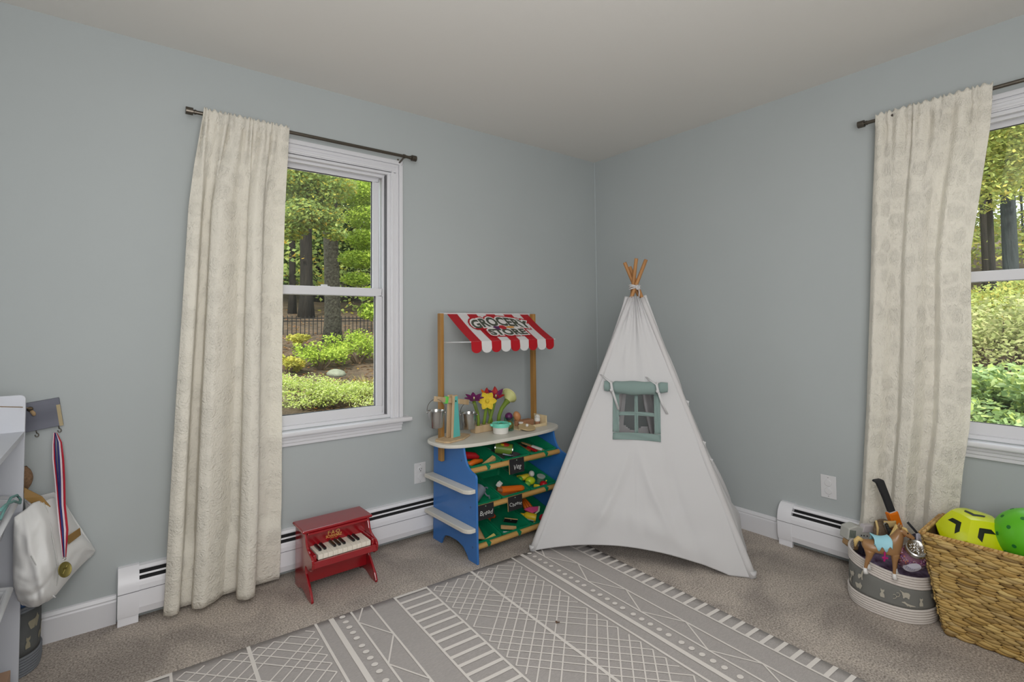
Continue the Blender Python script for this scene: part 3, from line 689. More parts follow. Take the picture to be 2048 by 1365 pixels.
    blob(-.008, -.010, .026, .022, None, '').build('apple_print', mat('print_red', (178, 30, 40), .6), r, fix=False)
    blob(.050, -.008, .032, .011, None, '', .0036).build('corn_print', mat('print_orange', (212, 150, 70), .6), r, fix=False)
    return r
STAND = stand()
# ---- green bins
def make_bin():
    t = thing('storage_bin', 'green plastic bin', 'bin')
    w_, d, h, th = .101, .285, .054, .003
    m = MB()
    def ringpts(w2, y0, y1, z, rad=.012):
        pts = []
        for cx, cy, a0 in ((w2-rad, -y0-rad, 0), (-w2+rad, -y0-rad, 90), (-w2+rad, -y1+rad, 180), (w2-rad, -y1+rad, 270)):
            for k in range(5):
                a = R_(a0+k*22.5); pts.append(Vector((cx+rad*math.cos(a), cy+rad*math.sin(a), z)))
        return pts
    L = [ringpts(w_-.010, .008, d-.008, 0), ringpts(w_-.004, .002, d-.002, h-.008), ringpts(w_, -.003, d+.004, h-.006), ringpts(w_, -.003, d+.004, h), ringpts(w_-.007, .004, d-.005, h), ringpts(w_-.013, .011, d-.011, th)]
    n = len(L[0]); vs = [p for l in L for p in l]; fs = [tuple(range(n-1, -1, -1))]
    for j in range(len(L)-1):
        for i in range(n): fs.append((j*n+i, j*n+(i+1) % n, (j+1)*n+(i+1) % n, (j+1)*n+i))
    fs.append(tuple((len(L)-1)*n+i for i in range(n)))
    m.add(vs, fs); m.build('tray', GREEN, t)
    MB().box(-.012, .012, -d-.026, -d-.002, h-.010, h-.003).box(-.010, .010, -d-.026, -d-.021, h-.024, h-.004).build('front_clip', GREEN, t, bevel=.002)
    MB().tube([(0, -d-.026, h-.015), (0, -d-.0275, h-.015)], .0045, 10).build('clip_stud', mat('green_stud', (20, 110, 80), .4), t)
    return t
def copy_tree(o, parent=None):
    c = o.copy(); COL.objects.link(c)
    if parent: c.parent = parent
    for ch in list(o.children): copy_tree(ch, c)
    return c
def BM(row, col):
    """matrix of a bin: origin at its rear top edge, y towards the front is negative"""
    return SM @ Matrix.Translation(((col-1)*.2085, -.345, ZL[row]+.004)) @ Matrix.Rotation(TILT, 4, 'X') @ Matrix.Translation((0, .285, -.054))
proto = make_bin(); rown = ('top', 'middle', 'bottom'); coln = ('left', 'centre', 'right')
BINL = {(0, 0): 'holding a red pepper and cheese wedge', (0, 1): 'holding a food can and utensils', (0, 2): 'holding toy knives', (1, 0): 'holding a grey jug', (1, 1): 'holding a wooden carrot', (1, 2): 'holding a banana and tomato', (2, 0): 'holding a tan bread slice', (2, 1): 'holding a spare chalkboard tag', (2, 2): 'holding a mustard bottle and watermelon'}
for i in range(3):
    for j in range(3):
        b = proto if (i, j) == (0, 0) else copy_tree(proto)
        b.matrix_world = BM(i, j); tag(b, 'green bin %s, %s row of the play stand' % (BINL[(i, j)], rown[i]), 'bin', 'green bins of the play stand')
# ================================================================== THINGS IN THE BINS
def IN(row, col, u, v, h=0, rz=0, rx=0, ry=0):
    """place in a bin: u across (-.09...09), v 0 (back) .. .28 (front), h above the tray floor"""
    return BM(row, col) @ Matrix.Translation((u, -v, .004+h)) @ Euler((R_(rx), R_(ry), R_(rz))).to_matrix().to_4x4()
def one(mb, name, m, M, label, cat, group=None, **kw):
    o = mb.build(name, m, None, **kw); o.matrix_world = M; return tag(o, label, cat, group)
RED = mat('toy_red', (180, 26, 34), .35); ORG = mat('toy_orange', (222, 108, 24), .45, var=.08); YEL = mat('toy_yellow', (226, 200, 52), .4); LIME = mat('toy_lime', (184, 208, 40), .4)
TAN = mat('toy_tan_wood', (206, 170, 118), .6, wood=True, alt=(186, 148, 96), vscale=25); BRN = mat('toy_brown_wood', (150, 96, 52), .5, wood=True, alt=(120, 72, 38)); WHT = mat('toy_white', (226, 224, 218), .45)
BLK = mat('chalk_black', (30, 30, 32), .75); CHALK = mat('chalk_white', (200, 200, 198), .9); GRYP = mat('grey_plastic', (120, 128, 140), .35); DGRY = mat('dark_grey_plastic', (62, 62, 64), .45)
# row 0
one(MB().tube([(-.07, .01, 0), (-.02, .022, .004), (.035, .012, .003), (.055, -.004, 0)], [.016, .022, .018, .007], 14), 'toy_pepper', RED, IN(0, 0, -.015, .155, .022, -12), 'long red wooden toy pepper in the top left bin', 'toy food', smooth=True)
one(MB().tube([(-.05, 0, 0), (0, .012, 0), (.05, 0, 0)], [.012, .016, .010], 12), 'toy_carrot_slice', ORG, IN(0, 0, -.01, .205, .016, 8), 'stubby orange wooden toy below the red pepper in the top left bin', 'toy food', smooth=True)
one(MB().prism([(0, 0), (.05, .005), (.045, .03), (.015, .028)], 0, .02, 'z'), 'toy_banana_slice', YEL, IN(0, 0, -.085, .215, .004), 'small yellow wooden toy piece at the left of the top left bin', 'toy food', bevel=.004)
one(MB().prism([(-.06, 0), (.055, 0), (.06, .012), (.058, .032), (.050, .048)], -.012, .012, 'y'), 'toy_cheese_wedge', TAN, IN(0, 0, .035, .245, .008, 8), 'pale wooden toy wedge leaning at the front of the top left bin', 'toy food', bevel=.003)
t = thing('toy_food_can', 'toy food can with a pepper label, in the top centre bin', 'toy can', M=IN(0, 1, .015, .150, .032, 52, 0) @ Matrix.Diagonal((1.12, 1.12, 1.12, 1)))
MB().cyl((0, -.045, 0), (0, .045, 0), .029, n=24).build('can_body', mat('can_green', (120, 150, 60), .4), t, bevel=.001); MB().cyl((0, -.047, 0), (0, -.043, 0), .030, n=24).cyl((0, .043, 0), (0, .047, 0), .030, n=24).build('can_rim', STEEL, t); MB().ball((-.004, -.005, .024), .017, 12, sq=(1, 1.5, .6)).build('pepper_print', mat('label_red', (190, 48, 34), .5), t); MB().ball((-.012, .008, .027), .010, 10, sq=(1, 1.2, .5)).build('yellow_print', YEL, t)
for ch in t.children: smooth_angle(ch)
t = thing('toy_spatula', 'grey toy spatula along the left side of the top centre bin', 'toy utensil', M=IN(0, 1, -.055, .15, .012, 8))
MB().box(-.004, .004, -.115, .03, 0, .005).build('handle', GRYP, t, bevel=.002); o = MB().tube([(math.cos(a)*.017, .05+math.sin(a)*.02, .003) for a in [i*.4 for i in range(16)]], .004, 8, closed=True).build('ring_head', GRYP, t, smooth=True)
t = thing('toy_ladle', 'dark toy ladle at the front of the top centre bin', 'toy utensil', M=IN(0, 1, .045, .225, .014, 0))
o = MB().lathe([(.003, -.014), (.02, -.010), (.028, .004), (.030, .014), (.028, .014), (.018, -.006), (0, -.010)], 20).build('bowl', DGRY, t, smooth=True); MB().tube([(-.02, 0, .008), (-.045, .01, .012), (-.07, .03, .014)], .0045, 8).build('handle', GRYP, t)
t = thing('toy_turner', 'black slotted toy turner lying under the food can', 'toy utensil', M=IN(0, 1, -.02, .16, .006, -6))
MB().box(-.026, .026, -.03, .06, 0, .004).build('blade', DGRY, t, bevel=.003); MB().box(-.005, .005, -.10, -.03, 0, .006).build('handle', DGRY, t, bevel=.002)
for nm, u, rz, hm, lab in (('toy_knife', -.015, 16, RED, 'red-handled toy knife in the top right bin'), ('toy_knife', .022, 26, WHT, 'white-handled toy knife in the top right bin')):
    t = thing(nm, lab, 'toy knife', M=IN(0, 2, u, .17, .012, rz))
    MB().box(-.010, .010, -.06, .01, 0, .012).build('handle', hm, t, bevel=.004); MB().prism([(-.009, .01), (.009, .01), (.009, .07), (.0, .082), (-.008, .07)], .004, .008, 'z').build('blade', STEEL if hm is RED else TAN, t)
one(MB().box(-.012, .012, -.06, .06, 0, .01), 'toy_board', TAN, IN(0, 2, .045, .20, .004, 32), 'tan wooden stick right of the knives in the top right bin', 'toy utensil', bevel=.003)
one(MB().tube([(0, -.07, 0), (0, .05, 0)], .013, 12), 'toy_rolling_pin', BRN, IN(0, 2, -.055, .14, .014, 14), 'brown wooden rod at the left of the top right bin', 'toy utensil', smooth=False)
# row 1
t = thing('toy_jug', 'grey plastic toy jug lying in the middle left bin', 'toy jug', M=IN(1, 0, .000, .19, .034, 35, 8, 60))
o = MB().lathe([(0, -.05), (.026, -.05), (.030, -.02), (.034, .05), (.0315, .05), (.028, -.018), (0, -.044)], 24).build('jug_body', GRYP, t); smooth_angle(o)
MB().tube([(.031, 0, .035), (.055, 0, .030), (.058, 0, -.015), (.028, 0, -.025)], .0045, 8).build('handle', GRYP, t, smooth=True)
t = thing('toy_tap', 'grey plastic toy ring handle right of the jug', 'toy utensil', M=IN(1, 0, .082, .18, .030, 20, 50)); MB().tube([(math.cos(a)*.020, math.sin(a)*.024, 0) for a in [i*.42 for i in range(15)]], .0045, 8, closed=True).build('ring', GRYP, t, smooth=True); MB().box(-.004, .004, -.07, -.024, -.004, .004).build('stem', GRYP, t, bevel=.001)
one(MB().ball((0, 0, 0), .016, 14, sq=(1.5, 1, .8)), 'toy_garlic', WHT, IN(1, 0, -.070, .245, .014), 'small white toy piece at the front of the middle left bin', 'toy food', smooth=True)
t = thing('toy_carrot', 'faceted orange wooden toy carrot across the middle centre bin', 'toy carrot', M=IN(1, 1, .028, .222, .034, -14))
MB().tube([(-.075, 0, 0), (.05, 0, 0), (.066, 0, 0)], [.0215, .019, .012], 8).build('carrot_root', ORG, t, bevel=.002)
MB().tube([(-.10, .006, .004), (-.07, 0, 0)], [.014, .018], 8).build('carrot_crown', BRN, t)
one(MB().box(-.013, .013, -.013, .013, -.013, .013), 'toy_sugar_cube', WHT, IN(1, 1, -.050, .185, .060, 24, 20), 'white toy cube at the end of the wooden carrot', 'toy food', bevel=.003)
t = thing('toy_burger', 'striped brown wooden toy bun under the carrot', 'toy food', M=IN(1, 1, -.012, .225, .008))
for k, c in enumerate((BRN, TAN, BRN)): MB().lathe([(0, k*.006), (.052-.004*k, k*.006), (.052-.004*k, k*.006+.005), (0, k*.006+.005)], 24, None, 1.25, .7).build('bun_layer', c, t)
one(MB().tube([(-.045, .02, 0), (-.025, -.006, .004), (.0, -.014, .005), (.022, -.006, .003), (.030, .002, 0)], [.008, .017, .020, .016, .008], 12), 'toy_banana', YEL, IN(1, 2, -.018, .13, .026, 0), 'yellow wooden toy banana in the middle right bin', 'toy food', smooth=True)
one(MB().ball((0, 0, 0), .026, 18, sq=(1.25, 1, .9)), 'toy_lemon', LIME, IN(1, 2, -.02, .185, .030, -10), 'lime-yellow wooden toy lemon in the middle right bin', 'toy food', smooth=True)
one(MB().ball((0, 0, 0), .019, 16, sq=(.9, 1, .9)), 'toy_pear', mat('toy_green', (96, 170, 60), .4), IN(1, 2, -.062, .14, .026), 'green wooden toy ball left of the lemon', 'toy food', smooth=True)
one(MB().ball((0, 0, 0), .018, 16, sq=(1.2, 1, 1)), 'toy_pear_half', mat('toy_green2', (128, 180, 70), .4), IN(1, 2, -.055, .20, .022), 'pale green toy fruit half at the left of the middle right bin', 'toy food', smooth=True)
one(MB().ball((0, 0, 0), .019, 16, sq=(.9, 1, 1)), 'toy_egg', WHT, IN(1, 2, .032, .135, .038), 'white toy egg in the middle right bin', 'toy egg', smooth=True)
t = thing('toy_tin', 'grey-green toy tin in the middle right bin', 'toy can', M=IN(1, 2, .065, .185, .002)); o = MB().lathe([(0, 0), (.024, 0), (.024, .036), (0, .036)], 24).build('tin_body', mat('tin_green', (84, 124, 96), .4), t); smooth_angle(o); o = MB().lathe([(0, .036), (.026, .036), (.026, .041), (0, .041)], 24).build('lid', mat('tin_lid', (176, 184, 172), .4), t); smooth_angle(o)
t = thing('toy_tomato', 'red wooden toy tomato at the front of the middle right bin', 'toy food', M=IN(1, 2, .042, .238, .020)); MB().ball((0, 0, 0), .024, 18, sq=(1, 1, .85)).build('tomato_body', RED, t, smooth=True); MB().cyl((.018, .004, .014), (.024, .004, .020), .004, n=8).build('stalk', YEL, t)
one(MB().tube([(-.01, 0, 0), (.01, -.02, 0), (.015, -.04, 0)], [.010, .013, .006], 10), 'toy_chilli', YEL, IN(1, 2, -.012, .222, .018), 'small yellow wooden toy pepper beside the tomato', 'toy food', smooth=True)
# row 2
m = MB(); m.grid(lambda a, b: Vector((-.05+.10*a*(1-.25*b), -.04+.085*b, .02*math.sin(math.pi*a)+.004)), 12, 8)
one(m, 'toy_bread_slice', mat('toy_bread', (196, 160, 112), .6), IN(2, 0, -.020, .20, .034, -14, 30), 'tan curved toy bread slice in the bottom left bin', 'toy food', smooth=True, solid=.012, fix=False)
one(MB().box(-.055, .055, -.010, .010, -.007, .007), 'toy_butter', mat('toy_butter', (222, 204, 120), .5), IN(2, 0, .030, .262, .026, 16, 20), 'pale yellow toy butter slab at the front of the bottom left bin', 'toy food', bevel=.002)
one(MB().tube([(.028*math.cos(a)-.01, .034*math.sin(a), 0) for a in [R_(40+i*22) for i in range(10)]], [.008, .013, .017, .020, .021, .021, .020, .017, .013, .008], 12), 'toy_croissant', mat('toy_rust', (190, 78, 34), .5), IN(2, 1, -.045, .13, .030, -30), 'rust orange curved toy croissant in the bottom centre bin', 'toy food', smooth=True)
one(MB().box(-.045, .045, -.012, .012, -.003, .003), 'toy_biscuit_slice', TAN, IN(2, 1, .0, .215, .016, -32, 25), 'tan wooden toy slice beside the spare chalkboard tag', 'toy food', bevel=.005)
t = thing('toy_cracker', 'blue and white checkered toy packet in the bottom centre bin', 'toy food', M=IN(2, 1, -.035, .255, .012, -20, 10)); MB().box(-.028, .028, -.016, .016, -.006, .004).build('packet', mat('packet_blue', (92, 120, 178), .5), t, bevel=.002); MB().box(-.026, -.002, -.014, -.002, .004, .005).box(.002, .026, -.014, -.002, .004, .005).box(-.026, -.002, .002, .014, .004, .005).box(.002, .026, .002, .014, .004, .005).build('white_squares', WHT, t)
def chalk_tag(M, w_, h_, txt, label, size=.03):
    t = thing('chalkboard_tag', label, 'chalkboard tag', M=M)
    MB().box(-w_/2, w_/2, 0, .005, -h_/2, h_/2).build('board_back', TAN, t); MB().box(-w_/2+.001, w_/2+.0005, -.0012, 0, -h_/2, h_/2).build('slate_face', BLK, t)
    MB().cyl((0, -.0025, h_/2-.009), (0, -.0005, h_/2-.009), .0028, n=8).build('hook_stud', mat('stud', (150, 170, 150), .4), t)
    if txt:
        vs, fs = text_mesh(txt, size, 0, 1.05, shear=.25); m = MB(); m.add([Vector((v.x, -.0018, v.y-.006+.003*math.sin(v.x*120))) for v in vs], fs); m.build('chalk_lettering', CHALK, t, fix=False)
    return t
chalk_tag(IN(2, 1, .035, .185, .030, -35, 35), .075, .045, '', 'spare chalkboard tag lying inside the bottom centre bin')
TG = lambda x, z: SM @ Matrix.Translation((x, -.372, z)) @ Matrix.Rotation(R_(-4), 4, 'X')
chalk_tag(TG(-.022, .425), .104, .078, 'Veg', 'chalkboard tag hanging from the top dowel, chalked with a vegetable word', .036)
chalk_tag(TG(-.036, .228), .100, .074, 'Cheese', 'chalkboard tag reading Cheese, hanging from the middle dowel', .028)
chalk_tag(TG(-.235, .228), .104, .074, 'Bread', 'chalkboard tag reading Bread, hanging at the left of the middle dowel', .034)
for k, (u, rz) in enumerate(((-.014, -8), (.004, 4), (.022, 12))):
    one(MB().tube([(0, .05, 0), (0, 0, 0), (0, -.03, 0)], [.005, .011, .010], 10), 'toy_carrot_stick', ORG, IN(2, 2, u+.005, .115, .040, rz, 28), 'orange toy carrot stick standing behind the watermelon slice', 'toy carrot', 'orange carrot sticks of the bottom right bin', smooth=True)
t = thing('toy_watermelon', 'pink toy watermelon slice in the bottom right bin', 'toy food', M=IN(2, 2, .012, .165, .040, -8, 40))
MB().prism([(-.060, .012), (-.02, .018), (.045, .012), (.03, -.012), (-.01, -.022)], -.005, .005, 'z').build('flesh', mat('melon_pink', (226, 84, 140), .5), t, bevel=.002); MB().prism([(.045, .014), (.056, .010), (.040, -.018), (.002, -.032), (-.005, -.026), (.03, -.012)], -.0055, .0055, 'z').build('rind', mat('melon_rind', (214, 226, 190), .5), t, bevel=.002)
t = thing('toy_mustard_bottle', 'yellow toy mustard bottle in the bottom right bin', 'toy bottle', M=IN(2, 2, -.035, .195, .026, 42, -90))
o = MB().lathe([(0, -.038), (.021, -.038), (.022, -.034), (.022, .022), (.012, .034), (.010, .036), (.009, .052), (.003, .066), (0, .066)], 24).build('bottle', mat('mustard', (220, 186, 40), .4), t); smooth_angle(o)
o = MB().grid(lambda a, b: Vector((math.cos(R_(60+a*110))*.0226, math.sin(R_(60+a*110))*.0226, -.028+.042*b)), 12, 3).build('label_patch', WHT, t, smooth=True, fix=False); MB().grid(lambda a, b: Vector((math.cos(R_(95+a*40))*.023, math.sin(R_(95+a*40))*.023, -.020+.026*b)), 6, 3).build('label_print', mat('label_brown', (96, 60, 30), .5), t, fix=False)
one(MB().ball((0, 0, 0), .025, 18, sq=(1, 1, .9)), 'toy_strawberry', mat('toy_berry', (190, 34, 50), .4), IN(2, 2, .035, .238, .022), 'round red wooden toy fruit at the front of the bottom right bin', 'toy food', smooth=True)
one(MB().box(-.028, .028, -.007, .007, -.004, .004), 'toy_fries', mat('toy_cream', (220, 196, 150), .5), IN(2, 2, -.015, .252, .010, -30), 'cream wooden toy sliver under the mustard bottle', 'toy food', bevel=.003)

# ================================================================== ON THE COUNTER
CZ = .5785
def onC(px, py): 
    p = W(px, py, 'z', CZ); return p
def scale():
    r = thing('toy_balance_scale', 'beech balance scale with teal face on the left of the counter', 'balance scale', (-1.447, -.268, CZ), R_(14))
    TEAL = mat('teal_paint', (96, 186, 180), .5)
    MB().prism([(-.105, -.035), (-.085, -.062), (.02, -.062), (.115, -.02), (.115, .028), (.09, .052), (-.08, .052), (-.105, .03)], 0, .010, 'z').build('base', WOODL, r, bevel=.002)
    for y0, y1, nm in ((-.022, -.010, 'front_upright'), (.014, .026, 'rear_upright')):
        MB().prism([(-.030, .010), (.034, .010), (.012, .238), (-.018, .238)], y0, y1, 'y').build('upright', WOODL, r, bevel=.002)
    MB().prism([(-.022, .014), (.030, .014), (.011, .232), (-.008, .232)], -.0235, -.022, 'y').build('teal_face', TEAL, r)
    B = Matrix.Translation((-.004, .002, .207)) @ Matrix.Rotation(R_(11), 4, 'Y')
    MB().box(-.135, .130, -.006, .006, -.014, .014, B).build('beam', WOODL, r, bevel=.002)
    MB().box(-.058, -.038, -.010, .010, -.019, .019, B).build('sliding_clip', mat('clip_green', (104, 206, 92), .5), r, bevel=.003)
    MB().cyl((-.004, -.026, .207), (-.004, .030, .207), .004, n=10).build('pivot_pin', NICKEL, r)
    bpy.context.view_layer.update()
    L = r.matrix_world @ (B @ Vector((-.122, 0, -.002))); Rr = r.matrix_world @ (B @ Vector((.130, -.004, -.002)))
    return L, Rr
bpy.context.view_layer.update()
BL, BR = scale()
def bucket(top, drop, label):
    r = thing('tin_bucket', label, 'bucket', (top.x, top.y, top.z-drop))
    o = MB().lathe([(0, -.088), (.034, -.088), (.036, -.085), (.043, -.004), (.046, -.003), (.046, 0), (.043, .0005), (.0415, -.004), (.0345, -.084), (0, -.084)], 28).build('pail', STEEL, r); smooth_angle(o)
    R2 = Matrix.Rotation(R_(-38), 4, 'Z')
    MB().tube([R2 @ Vector((math.cos(a)*.048, 0, math.sin(a)*(drop+.001))) for a in [math.pi*i/20 for i in range(21)]], .0016, 6).build('wire_handle', NICKEL, r, smooth=True)
    for s in (-1, 1): MB().ball(R2 @ Vector((s*.047, 0, -.010)), .005, 10).build('ear', STEEL, r, smooth=True)
bucket(BL, .058, 'small steel bucket hanging from the left end of the balance scale')
bucket(BR, .056, 'small steel bucket hanging from the right end of the balance scale')
# flowers in a wooden block
t = thing('flower_block', 'pale wooden block holding the toy flowers', 'flower holder', (-1.165, -.205, CZ), R_(2)); MB().box(-.115, .115, -.026, .026, 0, .040).build('wood_block', WOODL, t, bevel=.003)
STEM = mat('stem_green', (122, 148, 52), .6, var=.15); PURP = mat('petal_purple', (112, 30, 92), .6, var=.2); CRIM = mat('petal_red', (170, 36, 34), .6); YELP = mat('petal_yellow', (232, 204, 62), .6, var=.12); CREAM = mat('petal_cream', (230, 224, 170), .6)
def petal(m, base, d, up, L, wd, curl=.3, n=7):
    d = d.normalized(); s = d.cross(up).normalized(); k = []
    m.grid(lambda a, b: base+d*(L*b)+s*((a-.5)*wd*math.sin(math.pi*min(1, .08+b*.95))**.7)+up.normalized()*(curl*L*b*b-.15*wd*(1-(2*a-1)**2)*0+.12*wd*(2*a-1)**2), n, n)
def flower(label, foot, head, normal, pet, stemr=.009, L=.045, wd=.034, npet=6, inner=None, curl=.35, sepal=None, bow=.0):
    r = thing('toy_flower', label, 'toy flower', tuple(foot)); r.location = foot
    foot = Vector(foot); head = Vector(head); nrm = Vector(normal).normalized(); bk = head-nrm*.012
    mid = foot.lerp(bk, .5)+Vector((bow, 0, 0)); pts = [foot, foot.lerp(mid, .5)+Vector((bow*.3, 0, 0)), mid, mid.lerp(bk, .5), bk]
    MB().tube([p-foot for p in pts], [stemr, stemr, stemr, stemr*1.05, stemr*1.1], 10).build('stem', STEM, r, smooth=True)
    a = nrm.orthogonal().normalized(); b = nrm.cross(a)
    for k in range(npet):
        q = 2*math.pi*k/npet+.3; d = (a*math.cos(q)+b*math.sin(q)+nrm*.25); m = MB(); petal(m, head-foot, d, nrm, L, wd, curl)
        m.build('petal', pet[k % len(pet)], r, smooth=True, solid=.002, fix=False)
    MB().tube([bk-foot, head-foot+nrm*.004], [stemr*1.05, stemr*1.9], 10).build('calyx', STEM, r, smooth=True)
    if inner: MB().tube([head-foot, head-foot+nrm*.020], [.008, .013], 10).build('trumpet', inner, r, smooth=True)
    MB().ball(head-foot+nrm*.012, .0045, 8, sq=(1, 1, 1.6)).build('stamen', CREAM, r, smooth=True)
fz = CZ+.036
tocam = Vector((-.55, -.8, .12))
flower('purple felt flower with flat petals, leftmost in the block', (-1.252, -.222, fz), (-1.292, -.24, .772), (-.15, -.30, 1), [PURP], L=.058, wd=.030, npet=7, curl=.05, stemr=.009, bow=.012)
flower('yellow felt daffodil facing the room', (-1.205, -.21, fz), (-1.203, -.245, .758), tocam, [YELP], inner=YELP, L=.056, wd=.040, curl=.2)
flower('red and purple felt flower behind the daffodil', (-1.165, -.205, fz), (-1.128, -.225, .770), (-.25, -.5, .75), [CRIM, PURP], L=.052, wd=.034, curl=.45)
flower('orange-red felt flower half hidden behind the daffodil', (-1.14, -.20, fz), (-1.165, -.19, .775), (-.1, -.4, .9), [CRIM, ORG], L=.046, wd=.030, curl=.4)
# calla lily
r = thing('toy_flower', 'cream felt calla lily bending to the right', 'toy flower', (-1.095, -.205, fz))
pts = [Vector((0, 0, 0)), Vector((.006, 0, .040)), Vector((.024, -.002, .080)), Vector((.050, -.004, .108)), Vector((.066, -.004, .122))]
MB().tube(pts, [.011, .011, .012, .014, .020], 12).build('stem', STEM, r, smooth=True)
m = MB(); o0 = pts[-1]; ax = Vector((.70, .22, .42)).normalized(); aa = ax.orthogonal().normalized(); ab = ax.cross(aa)
m.grid(lambda a, b: o0-ax*.012+ax*(.058*b)+(aa*math.cos(2*math.pi*a)+ab*math.sin(2*math.pi*a))*(.014+.034*b**1.7*(1+.35*math.cos(2*math.pi*a+.5))), 24, 10, wrap=True)
m.build('spathe', mat('petal_green_cream', (206, 208, 140), .6), r, smooth=True, solid=.002, fix=False)
m = MB(); m.grid(lambda a, b: o0+ax*(.047+.002*b)+(aa*math.cos(2*math.pi*a)+ab*math.sin(2*math.pi*a))*((.046+.004*b)*(1+.30*math.cos(2*math.pi*a+.5))), 24, 3, wrap=True); m.build('spathe_rim', CREAM, r, smooth=True, solid=.003, fix=False)
# pot with mint lid
MINT = mat('mint_plastic', (120, 214, 190), .4)
p = Vector((-1.163, -.318, CZ)); t = thing('toy_pot', 'white toy pot with a mint green lid at the counter front', 'toy pot', tuple(p), R_(-20))
o = MB().lathe([(0, 0), (.040, 0), (.043, .003), (.046, .042), (.0445, .042), (.041, .004), (0, .003)], 32).build('pot_body', WHT, t); smooth_angle(o)
o = MB().lathe([(0, .052), (.02, .055), (.04, .054), (.046, .058), (.0495, .060), (.0505, .056), (.0495, .038), (.0475, .038)], 32).build('lid', MINT, t); smooth_angle(o)
MB().box(-.062, -.046, -.009, .009, .043, .057).box(.046, .062, -.009, .009, .043, .057).build('side_handle', MINT, t, bevel=.004)
MB().tube([(-.018, 0, .055), (-.010, 0, .064), (.010, 0, .064), (.018, 0, .055)], .0045, 8).build('lid_handle', mat('mint_dark', (86, 186, 164), .4), t, smooth=True)
# glass with purple ball over orange ball
GJ = thin_glass('green_glass', (222, 243, 234))
t = thing('drinking_glass', 'green-tinted clear tumbler holding a purple and an orange ball', 'glass', (-1.078, -.285, CZ)); o = MB().lathe([(0, 0), (.027, 0), (.0285, .004), (.030, .078), (.0285, .078), (.0265, .006), (0, .005)], 28).build('tumbler', GJ, t); smooth_angle(o)
one(MB().ball((0, 0, 0), .0235, 20), 'toy_onion', mat('onion_purple', (92, 34, 84), .35), Matrix.Translation((-1.078, -.285, CZ+.080)), 'purple wooden ball on top in the green tumbler', 'toy food', smooth=True)
one(MB().ball((0, 0, 0), .0235, 20, sq=(1, 1, 1.1)), 'toy_orange', mat('egg_orange', (206, 128, 60), .4), Matrix.Translation((-1.078, -.285, CZ+.033)), 'orange wooden ball at the bottom of the green tumbler', 'toy food', smooth=True)
# tray with things
TRW = mat('tray_pine', (226, 208, 170), .55, wood=True, alt=(208, 186, 146))
t = thing('wooden_tray', 'open pale wooden tray on the right of the counter', 'tray', (-.912, -.268, CZ), R_(2))
MB().box(-.125, .098, -.052, .052, 0, .005).build('tray_floor', TRW, t); MB().box(-.125, .098, -.056, -.050, 0, .017).box(-.125, .098, .050, .056, 0, .017).build('rail', TRW, t, bevel=.001); MB().box(.092, .100, -.056, .056, 0, .060).build('end_board', TRW, t, bevel=.002)
CZ2 = CZ+.0055
CARD = mat('tan_card', (158, 116, 86), .7)
one(MB().box(-.042, .042, -.026, .026, 0, .040), 'toy_loaf', CARD, Matrix.Translation((-.935, -.272, CZ2)) @ Matrix.Rotation(R_(4), 4, 'Z'), 'tan brown wooden block loaf standing on the tray', 'toy food', bevel=.008)
one(MB().ball((0, 0, 0), .027, 20, sq=(.85, .85, 1.2), M=Matrix.Rotation(R_(-24), 4, 'Y')), 'wooden_egg', mat('egg_tan', (196, 138, 92), .45), Matrix.Translation((-.975, -.232, CZ+.062)), 'large tan wooden egg behind the brown loaf block', 'toy egg', smooth=True)
one(MB().lathe([(0, 0), (.016, 0), (.018, .033), (0, .033)], 16), 'egg_stand', CARD, Matrix.Translation((-.975, -.232, CZ2)), 'tan cup under the large wooden egg', 'egg cup', bevel=.002)
for x, y, h, lab in ((-.868, -.296, .024, 'front'), (-.838, -.262, .030, 'rear')):
    t = thing('egg_cup', 'tan wooden egg cup, %s one of the two at the tray end' % lab, 'egg cup', (x, y, CZ2)); o = MB().lathe([(0, 0), (.016, 0), (.0165, h), (.013, h), (0, h-.006)], 20).build('cup', CARD, t); smooth_angle(o)
    one(MB().ball((0, 0, 0), .0180, 18, sq=(1, 1, 1.05)), 'white_egg', WHT, Matrix.Translation((x, y, CZ2+h+.008)), 'white toy egg in the %s egg cup at the tray end' % lab, 'toy egg', smooth=True)
one(MB().lathe([(0, 0), (.008, 0), (.0145, .012), (.0145, .018), (0, .018)], 18), 'white_button', WHT, Matrix.Translation((-.988, -.285, CZ+.0195)), 'small white cap between tumbler and loaf block', 'cap', smooth=False)
one(MB().lathe([(0, 0), (.010, 0), (.010, .0135), (0, .0135)], 14), 'toy_mushroom_stalk', CARD, Matrix.Translation((-.988, -.285, CZ2)), 'tiny tan peg under the small white cap', 'peg')
t = thing('pot_lid', 'flat tan wooden disc with a white knob lying at the counter edge', 'lid', (-.990, -.342, CZ+.013), 0); t.rotation_euler = (R_(12), 0, 0); o = MB().lathe([(0, 0), (.050, 0), (.052, .003), (.050, .006), (0, .006)], 32).build('disc', mat('disc_tan', (196, 172, 128), .55), t); smooth_angle(o); MB().ball((0, 0, .014), .0095, 14).build('knob', WHT, t, smooth=True)
for ch in t.children: pass

